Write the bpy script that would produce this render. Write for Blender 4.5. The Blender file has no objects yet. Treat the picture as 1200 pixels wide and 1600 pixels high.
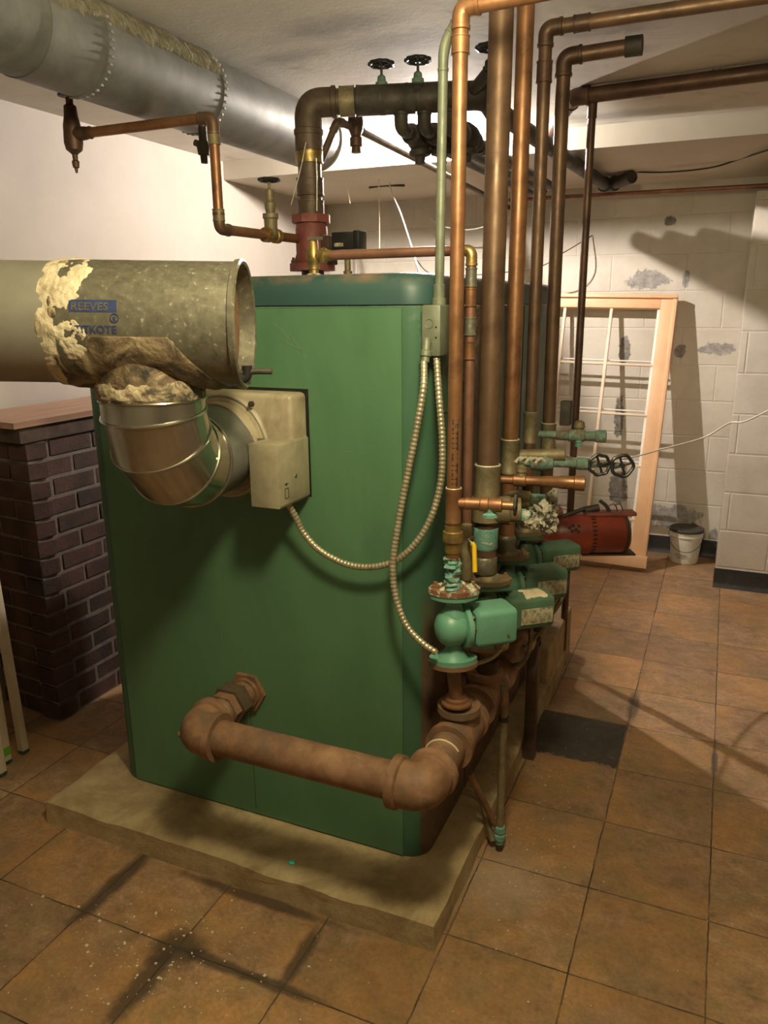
import bpy, bmesh, math, random
from math import sin, cos, pi, radians, sqrt, atan2
from mathutils import Vector, Matrix, noise
V = Vector
random.seed(7)
scn = bpy.context.scene
col = scn.collection

# ------------------------------------------------------------------ camera
FPX = 1200.0
PITCH, YAW, ROLL, CAMZ = radians(15.0), radians(23.6), radians(0.5), 1.443
fw = V((-sin(YAW) * cos(PITCH), cos(YAW) * cos(PITCH), -sin(PITCH)))
r0 = V((cos(YAW), sin(YAW), 0))
u0 = r0.cross(fw)
rt = cos(ROLL) * r0 - sin(ROLL) * u0
up = sin(ROLL) * r0 + cos(ROLL) * u0
cam_d = bpy.data.cameras.new('camera')
cam = bpy.data.objects.new('camera', cam_d)
col.objects.link(cam)
cam.matrix_world = Matrix(((rt.x, up.x, -fw.x, 0), (rt.y, up.y, -fw.y, 0), (rt.z, up.z, -fw.z, CAMZ), (0, 0, 0, 1)))
cam_d.sensor_fit = 'VERTICAL'
cam_d.sensor_height = 36.0
cam_d.lens = 36.0 * FPX / 1600.0
cam_d.clip_start = 0.02
scn.camera = cam

# ------------------------------------------------------------------ world, lamps, exposure
w = bpy.data.worlds.new('world')
scn.world = w
w.use_nodes = True
w.node_tree.nodes['Background'].inputs[0].default_value = (1.0, 0.82, 0.6, 1)
w.node_tree.nodes['Background'].inputs[1].default_value = 0.012
scn.view_settings.view_transform = 'Standard'
scn.view_settings.look = 'None'
scn.view_settings.exposure = 0.0
scn.view_settings.gamma = 1.0
scn.view_settings.use_curve_mapping = False

BULB = V((-1.236, 3.445, 2.103))      # bare bulb at the back of the room
BULB_STRENGTH = 26000.0
def lamp(name, loc, energy, color, radius):
    d = bpy.data.lights.new(name, 'POINT')
    d.energy = energy; d.color = color; d.shadow_soft_size = radius
    o = bpy.data.objects.new(name, d); o.location = loc
    col.objects.link(o)
    return o
lamp('ceiling_lamp', (-0.26, 0.815, 1.92), 56.0, (1.0, 0.88, 0.54), 0.08)   # warm lamp over the near end of the room

# ------------------------------------------------------------------ pixel rays onto real planes (reading positions off the photograph)
CAM = V((0, 0, CAMZ))
def ray(x, y): return rt * ((x - 600) / FPX) - up * ((y - 800) / FPX) + fw
def at(x, y, X=None, Y=None, Z=None):
    d = ray(x, y)
    if X is not None: t = X / d.x
    elif Y is not None: t = Y / d.y
    else: t = (Z - CAMZ) / d.z
    return CAM + d * t
def atd(x, y, D): return CAM + ray(x, y) * D

# ------------------------------------------------------------------ materials
class NT:
    def __init__(s, name):
        s.m = bpy.data.materials.new(name); s.m.use_nodes = True
        s.t = s.m.node_tree; s.n = s.t.nodes; s.l = s.t.links
        s.b = s.n['Principled BSDF']
        s.tc = s.n.new('ShaderNodeTexCoord')
    def node(s, typ, **k):
        n = s.n.new(typ)
        for a, v in k.items(): setattr(n, a, v)
        return n
    def link(s, a, b): s.l.new(a, b)
    def noise(s, scale, detail=6, rough=0.6, dist=0.0, vec=None):
        n = s.node('ShaderNodeTexNoise')
        n.inputs['Scale'].default_value = scale; n.inputs['Detail'].default_value = detail
        n.inputs['Roughness'].default_value = rough; n.inputs['Distortion'].default_value = dist
        s.link(vec if vec is not None else s.tc.outputs['Object'], n.inputs['Vector'])
        return n.outputs['Fac']
    def ramp(s, fac, stops, interp='LINEAR'):
        r = s.node('ShaderNodeValToRGB'); r.color_ramp.interpolation = interp
        e = r.color_ramp.elements
        while len(e) < len(stops): e.new(0.5)
        for i, (p, c) in enumerate(stops):
            e[i].position = p
            e[i].color = (c, c, c, 1) if not hasattr(c, '__len__') else (*c, 1)
        s.link(fac, r.inputs[0])
        return r.outputs[0]
    def mix(s, fac, a, b, mode='MIX'):
        m = s.node('ShaderNodeMix'); m.data_type = 'RGBA'; m.blend_type = mode
        for v, k in ((fac, 0), (a, 6), (b, 7)):
            if hasattr(v, 'is_linked'): s.link(v, m.inputs[k])
            elif k == 0: m.inputs[0].default_value = v
            else: m.inputs[k].default_value = (*v, 1)
        return m.outputs[2]
    def math(s, op, a, b=0.0, c=None):
        m = s.node('ShaderNodeMath'); m.operation = op
        for v, k in ((a, 0), (b, 1), (c, 2)):
            if v is None: continue
            if hasattr(v, 'is_linked'): s.link(v, m.inputs[k])
            else: m.inputs[k].default_value = v
        return m.outputs[0]
    def blob(s, c, rad, soft=0.35, wob=0.6, nscale=9, sc=(1, 1, 1)):
        """ragged stain mask around a world point"""
        mp = s.node('ShaderNodeVectorMath'); mp.operation = 'SUBTRACT'
        s.link(s.pos(), mp.inputs[0]); mp.inputs[1].default_value = c
        m2 = s.node('ShaderNodeVectorMath'); m2.operation = 'MULTIPLY'
        s.link(mp.outputs[0], m2.inputs[0]); m2.inputs[1].default_value = sc
        ln = s.node('ShaderNodeVectorMath'); ln.operation = 'LENGTH'
        s.link(m2.outputs[0], ln.inputs[0])
        d = s.math('DIVIDE', ln.outputs['Value'], rad)
        nz = s.noise(nscale, 5, 0.65, vec=s.pos())
        d = s.math('ADD', d, s.math('MULTIPLY', s.math('SUBTRACT', nz, 0.5), wob * 2))
        return s.ramp(d, [(1 - soft, 1.0), (1.0, 0.0)])
    def pos(s):
        if not hasattr(s, '_g'): s._g = s.node('ShaderNodeNewGeometry')
        return s._g.outputs['Position']
    def color(s, c):
        if hasattr(c, 'is_linked'): s.link(c, s.b.inputs['Base Color'])
        else: s.b.inputs['Base Color'].default_value = (*c, 1)
    def val(s, k, v):
        if hasattr(v, 'is_linked'): s.link(v, s.b.inputs[k])
        else: s.b.inputs[k].default_value = v
    def bump(s, h, strength=0.3, dist=0.01):
        b = s.node('ShaderNodeBump'); b.inputs['Strength'].default_value = strength
        b.inputs['Distance'].default_value = dist
        s.link(h, b.inputs['Height']); s.link(b.outputs[0], s.b.inputs['Normal'])

def mottled(name, stops, scale=20, rough=(0.4, 0.7), metal=0.0, bump=0.15, patch=None, pscale=12, pcut=(0.55, 0.62), dist=0.3, bdist=0.003):
    """paint / metal surface: noise through a colour ramp, optional second colour in ragged patches"""
    t = NT(name)
    nz = t.noise(scale, 8, 0.65, dist)
    c = t.ramp(nz, stops)
    mt = metal
    if patch:
        pm = t.ramp(t.noise(pscale, 8, 0.7, 0.5), [(pcut[0], 0.0), (pcut[1], 1.0)])
        c = t.mix(pm, c, patch)
        if metal: mt = t.math('MULTIPLY', t.math('SUBTRACT', 1.0, pm), metal)
    t.color(c); t.val('Metallic', mt)
    t.val('Roughness', t.ramp(t.noise(scale * 1.7, 5), [(0.3, rough[0]), (0.7, rough[1])]))
    if bump: t.bump(t.noise(scale * 4, 6, 0.7), bump, bdist)
    return t.m

M = {}
M['copper'] = mottled('aged_copper', [(0.25, (0.11, 0.055, 0.028)), (0.5, (0.28, 0.135, 0.065)), (0.8, (0.38, 0.19, 0.092))], 14, (0.33, 0.55), 0.6, 0.08, (0.10, 0.065, 0.045), 9, (0.6, 0.72))
M['copper_dull'] = mottled('dull_brown_copper', [(0.25, (0.060, 0.038, 0.025)), (0.5, (0.15, 0.088, 0.053)), (0.8, (0.22, 0.13, 0.078))], 11, (0.36, 0.6), 0.5, 0.08, (0.07, 0.05, 0.04), 8, (0.58, 0.7))
M['copper_dark'] = mottled('tarnished_copper', [(0.25, (0.05, 0.03, 0.022)), (0.55, (0.13, 0.075, 0.05)), (0.85, (0.22, 0.12, 0.08))], 10, (0.38, 0.6), 0.55, 0.08)
M['copper_red'] = mottled('red_copper', [(0.25, (0.14, 0.07, 0.05)), (0.6, (0.30, 0.15, 0.10)), (0.85, (0.42, 0.24, 0.17))], 11, (0.35, 0.55), 0.6, 0.06)
M['brass'] = mottled('old_brass', [(0.25, (0.14, 0.10, 0.035)), (0.55, (0.38, 0.27, 0.10)), (0.8, (0.55, 0.42, 0.18))], 30, (0.3, 0.55), 0.8, 0.12)
M['bronze'] = mottled('dull_bronze_fitting', [(0.25, (0.10, 0.085, 0.05)), (0.55, (0.24, 0.19, 0.11)), (0.85, (0.36, 0.30, 0.19))], 24, (0.45, 0.7), 0.4, 0.25, (0.20, 0.34, 0.27), 22, (0.62, 0.68))
M['solder'] = mottled('solder_ring', [(0.3, (0.5, 0.45, 0.33)), (0.7, (0.75, 0.7, 0.55))], 30, (0.35, 0.6), 0.2, 0.2)
M['verdigris_dull'] = mottled('dull_verdigris_bronze', [(0.3, (0.075, 0.12, 0.095)), (0.5, (0.15, 0.24, 0.19)), (0.75, (0.27, 0.36, 0.29))], 30, (0.6, 0.9), 0.1, 0.7, (0.15, 0.12, 0.08), 26, (0.5, 0.6), bdist=0.005)
M['verdigris'] = mottled('verdigris', [(0.3, (0.09, 0.24, 0.20)), (0.55, (0.20, 0.42, 0.35)), (0.8, (0.42, 0.56, 0.47))], 45, (0.7, 0.95), 0.0, 0.9, (0.62, 0.60, 0.46), 40, (0.56, 0.62), bdist=0.006)
M['scale'] = mottled('white_mineral_crust', [(0.3, (0.35, 0.30, 0.22)), (0.5, (0.58, 0.54, 0.42)), (0.8, (0.72, 0.70, 0.58))], 45, (0.8, 0.95), 0.0, 1.0, (0.07, 0.055, 0.04), 34, (0.52, 0.58), bdist=0.008)
M['rust'] = mottled('rusted_iron', [(0.25, (0.09, 0.045, 0.024)), (0.5, (0.22, 0.115, 0.062)), (0.8, (0.37, 0.21, 0.12))], 13, (0.55, 0.8), 0.1, 0.35, (0.13, 0.085, 0.055), 7, (0.5, 0.62))
M['rust_dark'] = mottled('dark_rusted_iron', [(0.25, (0.022, 0.014, 0.009)), (0.6, (0.075, 0.042, 0.025)), (0.85, (0.15, 0.085, 0.05))], 18, (0.6, 0.85), 0.1, 0.4)
M['rust_red'] = mottled('red_painted_iron', [(0.25, (0.12, 0.035, 0.028)), (0.6, (0.24, 0.07, 0.06)), (0.85, (0.32, 0.13, 0.10))], 22, (0.5, 0.75), 0.1, 0.25, (0.09, 0.05, 0.035), 15, (0.56, 0.64))
M['crust_rust'] = mottled('rusty_flange_with_mint_crust', [(0.3, (0.10, 0.045, 0.022)), (0.6, (0.24, 0.12, 0.06))], 20, (0.6, 0.9), 0.1, 0.6, (0.60, 0.62, 0.48), 26, (0.50, 0.55), bdist=0.006)
M['iron'] = mottled('blackened_iron', [(0.25, (0.022, 0.02, 0.017)), (0.6, (0.07, 0.058, 0.045)), (0.85, (0.14, 0.11, 0.085))], 16, (0.5, 0.75), 0.3, 0.25)
M['iron_brown'] = mottled('brown_iron_pipe', [(0.25, (0.05, 0.033, 0.022)), (0.6, (0.13, 0.09, 0.06)), (0.85, (0.20, 0.145, 0.10))], 15, (0.45, 0.7), 0.35, 0.2)
M['black'] = mottled('black_enamel', [(0.3, (0.008, 0.008, 0.008)), (0.7, (0.02, 0.02, 0.02))], 30, (0.3, 0.5), 0.0, 0.05)
M['black_rubber'] = mottled('black_cove_rubber', [(0.3, (0.010, 0.010, 0.011)), (0.8, (0.035, 0.033, 0.032))], 25, (0.4, 0.6), 0.0, 0.1)
M['galv'] = mottled('galvanised_steel', [(0.3, (0.13, 0.12, 0.09)), (0.6, (0.21, 0.195, 0.145)), (0.8, (0.29, 0.27, 0.21))], 55, (0.32, 0.55), 0.55, 0.05, (0.42, 0.39, 0.30), 110, (0.60, 0.68))
M['galv_smooth'] = mottled('smooth_galvanised_steel', [(0.3, (0.30, 0.28, 0.235)), (0.7, (0.42, 0.395, 0.335))], 6, (0.42, 0.52), 0.5, 0.02)
M['galv_bright'] = mottled('bright_galvanised_steel', [(0.3, (0.36, 0.34, 0.29)), (0.7, (0.56, 0.54, 0.47))], 9, (0.14, 0.26), 0.95, 0.03)
M['galv_duct'] = mottled('dusty_galvanised_duct', [(0.3, (0.13, 0.13, 0.12)), (0.55, (0.22, 0.22, 0.205)), (0.8, (0.30, 0.29, 0.265))], 7, (0.42, 0.62), 0.5, 0.06)
M['dust'] = mottled('grey_lint_dust', [(0.3, (0.20, 0.18, 0.12)), (0.7, (0.42, 0.38, 0.27))], 40, (0.9, 1.0), 0.0, 1.0, bdist=0.01)
M['putty'] = mottled('cream_furnace_cement', [(0.3, (0.34, 0.26, 0.16)), (0.45, (0.62, 0.52, 0.36)), (0.8, (0.78, 0.68, 0.50))], 22, (0.6, 0.85), 0.0, 0.7, (0.22, 0.17, 0.12), 26, (0.62, 0.70), bdist=0.006)
M['putty_dirty'] = mottled('sooty_cream_cement', [(0.3, (0.16, 0.11, 0.065)), (0.5, (0.50, 0.40, 0.26)), (0.8, (0.72, 0.62, 0.45))], 26, (0.6, 0.85), 0.0, 0.9, (0.06, 0.048, 0.032), 19, (0.50, 0.60), bdist=0.008)
M['putty_brown'] = mottled('smeared_brown_cement', [(0.35, (0.03, 0.026, 0.02)), (0.5, (0.17, 0.12, 0.07)), (0.65, (0.42, 0.33, 0.20)), (0.8, (0.65, 0.55, 0.38))], 13, (0.35, 0.7), 0.1, 0.7, bdist=0.006, dist=2.0)
M['beige'] = mottled('stained_beige_enamel', [(0.25, (0.17, 0.13, 0.085)), (0.5, (0.38, 0.32, 0.22)), (0.8, (0.50, 0.44, 0.32))], 9, (0.4, 0.6), 0.0, 0.08)
M['beige_box'] = mottled('grey_beige_steel_box', [(0.25, (0.20, 0.17, 0.11)), (0.55, (0.33, 0.29, 0.20)), (0.85, (0.40, 0.36, 0.26))], 12, (0.4, 0.55), 0.1, 0.05)
M['conduit_green'] = mottled('pale_green_painted_steel', [(0.3, (0.12, 0.135, 0.095)), (0.7, (0.20, 0.215, 0.155))], 25, (0.4, 0.6), 0.2, 0.1, (0.12, 0.10, 0.07), 30, (0.66, 0.72))
M['flex'] = mottled('armoured_cable', [(0.3, (0.32, 0.28, 0.19)), (0.7, (0.50, 0.45, 0.33))], 40, (0.3, 0.5), 0.6, 0.05)
M['flex_dark'] = mottled('dirty_armoured_cable', [(0.3, (0.10, 0.09, 0.06)), (0.7, (0.25, 0.22, 0.15))], 40, (0.35, 0.55), 0.6, 0.05)
M['teal'] = mottled('teal_green_enamel', [(0.25, (0.09, 0.24, 0.165)), (0.7, (0.14, 0.33, 0.235))], 14, (0.35, 0.5), 0.0, 0.05, (0.10, 0.17, 0.11), 20, (0.66, 0.74))
M['pumpgreen'] = mottled('faded_green_enamel', [(0.25, (0.05, 0.105, 0.065)), (0.7, (0.085, 0.17, 0.105))], 14, (0.45, 0.65), 0.0, 0.12, (0.16, 0.15, 0.08), 18, (0.63, 0.72))
M['red'] = mottled('dark_red_enamel', [(0.25, (0.15, 0.022, 0.014)), (0.7, (0.26, 0.045, 0.026))], 10, (0.25, 0.42), 0.0, 0.05, (0.10, 0.05, 0.035), 16, (0.64, 0.72))
M['plate'] = mottled('worn_label_plate', [(0.35, (0.10, 0.09, 0.06)), (0.5, (0.36, 0.33, 0.23)), (0.7, (0.55, 0.50, 0.36))], 90, (0.4, 0.6), 0.1, 0.05)
M['yellow'] = mottled('yellow_vinyl', [(0.3, (0.62, 0.38, 0.01)), (0.7, (0.75, 0.48, 0.02))], 20, (0.35, 0.5), 0.0, 0.03)
M['white_plastic'] = mottled('white_plastic', [(0.3, (0.52, 0.48, 0.40)), (0.7, (0.66, 0.62, 0.53))], 15, (0.4, 0.55), 0.0, 0.03)
M['carton'] = mottled('white_carton', [(0.3, (0.55, 0.46, 0.33)), (0.7, (0.65, 0.56, 0.42))], 12, (0.6, 0.7), 0.0, 0.03)
M['green_print'] = mottled('green_print', [(0.3, (0.10, 0.32, 0.01)), (0.7, (0.14, 0.40, 0.02))], 20, (0.5, 0.6), 0.0, 0.0)
M['dark_green'] = mottled('dark_green_cap', [(0.3, (0.012, 0.05, 0.03)), (0.7, (0.02, 0.08, 0.05))], 20, (0.5, 0.6), 0.0, 0.0)
M['ink_blue'] = mottled('blue_ink', [(0.3, (0.018, 0.03, 0.10)), (0.7, (0.03, 0.05, 0.15))], 50, (0.5, 0.6), 0.0, 0.0)
M['ink_black'] = mottled('black_ink', [(0.3, (0.008, 0.007, 0.006)), (0.7, (0.02, 0.015, 0.012))], 50, (0.5, 0.6), 0.0, 0.0)
M['pine'] = mottled('peach_painted_wood', [(0.3, (0.62, 0.36, 0.19)), (0.7, (0.74, 0.46, 0.26))], 6, (0.45, 0.6), 0.0, 0.05)
M['bar'] = mottled('pale_muntin_wood', [(0.3, (0.62, 0.49, 0.35)), (0.7, (0.76, 0.62, 0.46))], 10, (0.45, 0.6), 0.0, 0.05)
M['white_paint'] = mottled('white_paint', [(0.3, (0.66, 0.62, 0.54)), (0.7, (0.78, 0.75, 0.68))], 10, (0.45, 0.6), 0.0, 0.03)
M['chip'] = mottled('pale_plaster_chips', [(0.3, (0.45, 0.38, 0.26)), (0.7, (0.75, 0.68, 0.52))], 40, (0.8, 0.9), 0.0, 0.0)
M['cyan'] = mottled('cyan_chip', [(0.3, (0.02, 0.85, 0.78)), (0.7, (0.04, 0.95, 0.88))], 20, (0.3, 0.5), 0.0, 0.0)
M['porcelain'] = mottled('porcelain', [(0.3, (0.6, 0.58, 0.52)), (0.7, (0.7, 0.68, 0.62))], 20, (0.3, 0.4), 0.0, 0.0)

def m_boiler(name, lo, hi, side_rust=False):
    t = NT(name)
    mp = t.node('ShaderNodeMapping'); mp.inputs['Scale'].default_value = (1, 1, 0.35)
    t.link(t.pos(), mp.inputs['Vector'])
    c = t.ramp(t.noise(5, 8, 0.65, 0.4, mp.outputs[0]), [(0.25, lo), (0.75, hi)])
    # scuffs
    sc = t.ramp(t.noise(60, 8, 0.75, 0.2, t.pos()), [(0.68, 0.0), (0.75, 1.0)])
    ar = t.blob((-0.95, 1.55, 0.45), 0.22, 0.9, 0.3)
    c = t.mix(t.math('MULTIPLY', t.math('MULTIPLY', sc, ar), 0.6), c, (0.30, 0.32, 0.2))
    dirt = t.ramp(t.noise(2.3, 6, 0.6, 0.3, t.pos()), [(0.55, 0.0), (0.72, 0.45)])
    c = t.mix(dirt, c, tuple(v * 0.55 for v in lo))
    if side_rust:
        st = t.node('ShaderNodeMapping'); st.inputs['Scale'].default_value = (1, 1, 0.12)
        t.link(t.pos(), st.inputs['Vector'])
        streak = t.ramp(t.noise(14, 8, 0.7, 0.2, st.outputs[0]), [(0.42, 0.0), (0.6, 1.0)])
        m1 = t.blob((-0.57, 1.86, 1.25), 0.26, 0.4, 0.35, 7, (1, 1.9, 0.42))
        m1b = t.blob((-0.57, 1.86, 0.85), 0.25, 0.4, 0.35, 7, (1, 1.7, 0.5))
        sx = t.node('ShaderNodeSeparateXYZ'); t.link(t.pos(), sx.inputs[0])
        sidem = t.math('GREATER_THAN', sx.outputs['X'], -0.592)
        low = t.math('MULTIPLY', t.ramp(t.math('ADD', sx.outputs['Z'], t.math('MULTIPLY', t.noise(6, 4), 0.35)), [(0.78, 1.0), (1.0, 0.0)]), sidem)
        mm = t.math('MAXIMUM', t.math('MULTIPLY', t.math('MAXIMUM', m1, m1b), sidem), low)
        rc = t.ramp(t.noise(12, 8, 0.7, 0.6, t.pos()), [(0.3, (0.05, 0.03, 0.022)), (0.55, (0.13, 0.068, 0.043)), (0.75, (0.22, 0.11, 0.06))])
        c = t.mix(t.math('MULTIPLY', mm, 0.9), c, rc)
        drip = t.math('MULTIPLY', t.math('MULTIPLY', streak, t.blob((-0.57, 1.78, 1.42), 0.22, 0.5, 0.3, 7, (1, 1, 0.8))), t.ramp(t.noise(40, 5, 0.7), [(0.5, 0.0), (0.56, 1.0)]))
        c = t.mix(t.math('MULTIPLY', drip, 0.85), c, (0.42, 0.40, 0.33))
    t.color(c)
    t.val('Roughness', t.ramp(t.noise(9, 5), [(0.3, 0.42), (0.7, 0.6)]))
    t.bump(t.noise(220, 3, 0.5), 0.06, 0.002)
    return t.m
M['boiler'] = m_boiler('green_hammered_enamel', (0.035, 0.095, 0.052), (0.055, 0.14, 0.08), True)
M['boiler_front'] = m_boiler('olive_green_enamel', (0.060, 0.142, 0.072), (0.095, 0.205, 0.108))
def m_cover():
    t = NT('dusty_green_cover')
    g = t.node('ShaderNodeNewGeometry'); sx = t.node('ShaderNodeSeparateXYZ'); t.link(t.pos(), sx.inputs[0])
    c = t.ramp(t.noise(6, 6), [(0.3, (0.023, 0.058, 0.054)), (0.7, (0.031, 0.078, 0.073))])
    wear = t.math('MULTIPLY', t.ramp(sx.outputs['Z'], [(0.0, 0.0), (1.0, 1.0)]), 1.0)
    e = t.ramp(t.math('MULTIPLY', t.math('SUBTRACT', sx.outputs['Z'], 1.485), 40.0), [(0.1, 0.0), (0.9, 1.0)])
    rub = t.math('MULTIPLY', e, t.ramp(t.noise(7, 6, 0.7), [(0.42, 0.0), (0.58, 1.0)]))
    c = t.mix(rub, c, (0.20, 0.13, 0.08))
    m1 = t.blob((-0.57, 1.86, 1.47), 0.28, 0.4, 0.4, 8, (1, 1.2, 1))
    sidem = t.math('GREATER_THAN', sx.outputs['X'], -0.60)
    c = t.mix(t.math('MULTIPLY', t.math('MULTIPLY', m1, sidem), 0.9), c, (0.05, 0.035, 0.03))
    t.color(c); t.val('Roughness', 0.5)
    t.bump(t.noise(220, 3, 0.5), 0.05, 0.002)
    return t.m
M['cover'] = m_cover()
M['boiler_scratch'] = mottled('scratched_paint', [(0.3, (0.05, 0.09, 0.05)), (0.7, (0.22, 0.26, 0.17))], 40, (0.5, 0.6), 0.0, 0.0)

def m_floor():
    t = NT('worn_rust_coloured_vinyl_tile')
    P = t.pos()
    br = t.node('ShaderNodeTexBrick'); br.offset = 0.0; br.squash = 1.0
    mp = t.node('ShaderNodeMapping')
    T = 0.284
    mp.inputs['Location'].default_value = (1.324 + 20 * T, -1.15 + 20 * T, 0)
    wn = t.node('ShaderNodeTexNoise'); wn.inputs['Scale'].default_value = 18; wn.inputs['Detail'].default_value = 4; t.link(P, wn.inputs['Vector'])
    wv = t.node('ShaderNodeVectorMath'); wv.operation = 'MULTIPLY_ADD'; t.link(wn.outputs['Color'], wv.inputs[0]); wv.inputs[1].default_value = (.006, .006, 0); t.link(P, wv.inputs[2])
    wo = t.node('ShaderNodeVectorMath'); wo.operation = 'SUBTRACT'; t.link(wv.outputs[0], wo.inputs[0]); wo.inputs[1].default_value = (.003, .003, 0)
    t.link(wo.outputs[0], mp.inputs['Vector'])
    # slight wobble of the joints
    t.link(mp.outputs[0], br.inputs['Vector'])
    br.inputs['Scale'].default_value = 1.0
    br.inputs['Brick Width'].default_value = T; br.inputs['Row Height'].default_value = T
    br.inputs['Mortar Size'].default_value = 0.0022; br.inputs['Mortar Smooth'].default_value = 0.3
    br.inputs['Color1'].default_value = (0.38, 0.38, 0.38, 1); br.inputs['Color2'].default_value = (0.62, 0.62, 0.62, 1)
    br.inputs['Bias'].default_value = 0.0
    # per-tile shift of the marbling
    sc = t.node('ShaderNodeVectorMath'); sc.operation = 'MULTIPLY_ADD'
    t.link(br.outputs['Color'], sc.inputs[0]); sc.inputs[1].default_value = (9, 7, 3); t.link(P, sc.inputs[2])
    st = t.node('ShaderNodeMapping'); st.inputs['Scale'].default_value = (1, 1.3, 1); st.inputs['Rotation'].default_value = (0, 0, 0.5)
    t.link(sc.outputs[0], st.inputs['Vector'])
    n1 = t.noise(16, 12, 0.78, 0.35, st.outputs[0])
    n2 = t.noise(3.2, 6, 0.6, 0.5, sc.outputs[0])
    c = t.ramp(n1, [(0.28, (0.13, 0.075, 0.042)), (0.42, (0.245, 0.145, 0.080)), (0.50, (0.31, 0.185, 0.105)), (0.60, (0.38, 0.235, 0.135)), (0.75, (0.47, 0.33, 0.21))])
    c = t.mix(t.ramp(n2, [(0.45, 0.0), (0.60, 0.6)]), c, (0.44, 0.22, 0.07))
    c = t.mix(t.ramp(t.noise(7, 8, 0.75, 0.5, sc.outputs[0]), [(0.48, 0.0), (0.62, 0.6)]), c, (0.22, 0.165, 0.075))
    tv = t.ramp(br.outputs['Color'], [(0.38, 0.84), (0.62, 1.14)])
    c = t.mix(1.0, c, tv, 'MULTIPLY')
    grit = t.ramp(t.noise(90, 5, 0.7, 0.0, P), [(0.35, 0.80), (0.65, 1.15)])
    c = t.mix(0.8, c, grit, 'MULTIPLY')
    grime = t.ramp(t.noise(2.1, 8, 0.75, 0.4, P), [(0.45, 0.0), (0.68, 0.5)])
    c = t.mix(grime, c, (0.12, 0.075, 0.045))
    # worn grey dust and dirt patches
    c = t.mix(t.math('MULTIPLY', t.blob((-0.40, 1.66, 0), 0.16, 0.8, 0.5, 22), 0.45), c, (0.36, 0.31, 0.25))
    jn = t.noise(7, 6, 0.7, 0.0, P)
    joint = t.math('MULTIPLY', br.outputs['Fac'], t.ramp(jn, [(0.35, 0.25), (0.6, 0.95)]))
    c = t.mix(joint, c, (0.028, 0.02, 0.014))
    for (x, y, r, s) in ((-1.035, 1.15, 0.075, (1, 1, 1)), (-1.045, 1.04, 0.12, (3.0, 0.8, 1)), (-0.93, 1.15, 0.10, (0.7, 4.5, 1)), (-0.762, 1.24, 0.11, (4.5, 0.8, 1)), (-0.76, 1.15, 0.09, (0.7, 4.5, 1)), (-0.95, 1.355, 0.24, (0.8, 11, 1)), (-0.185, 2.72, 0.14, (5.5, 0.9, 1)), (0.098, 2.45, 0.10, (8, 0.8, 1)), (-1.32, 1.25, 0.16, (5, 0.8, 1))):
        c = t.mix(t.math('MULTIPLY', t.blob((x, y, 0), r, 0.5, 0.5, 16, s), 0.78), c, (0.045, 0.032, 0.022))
    # the missing tile: bare black adhesive
    sx = t.node('ShaderNodeSeparateXYZ'); t.link(P, sx.inputs[0])
    def box(v, a, b): return t.math('MULTIPLY', t.math('GREATER_THAN', v, a), t.math('LESS_THAN', v, b))
    jit = t.math('MULTIPLY', t.math('SUBTRACT', t.noise(14, 5, 0.7, 0, P), 0.5), 0.10)
    hole = t.math('MULTIPLY', box(sx.outputs['X'], -0.60, -0.19), box(t.math('ADD', sx.outputs['Y'], t.math('MULTIPLY', jit, t.math('LESS_THAN', sx.outputs['Y'], 2.45))), 2.29, 2.568))
    hc = t.ramp(t.noise(16, 7, 0.7, 0.3, P), [(0.3, (0.020, 0.018, 0.014)), (0.6, (0.055, 0.045, 0.034)), (0.78, (0.16, 0.13, 0.09))])
    c = t.mix(hole, c, hc)
    t.color(c)
    t.val('Roughness', t.ramp(t.noise(8, 7, 0.7, 0, P), [(0.3, 0.42), (0.7, 0.72)]))
    t.val('Specular IOR Level', 0.35)
    h = t.math('SUBTRACT', t.math('MULTIPLY', t.noise(35, 6, 0.7, 0, P), 0.25), t.math('ADD', br.outputs['Fac'], hole))
    t.bump(h, 0.35, 0.003)
    return t.m
M['floor'] = m_floor()

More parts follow.
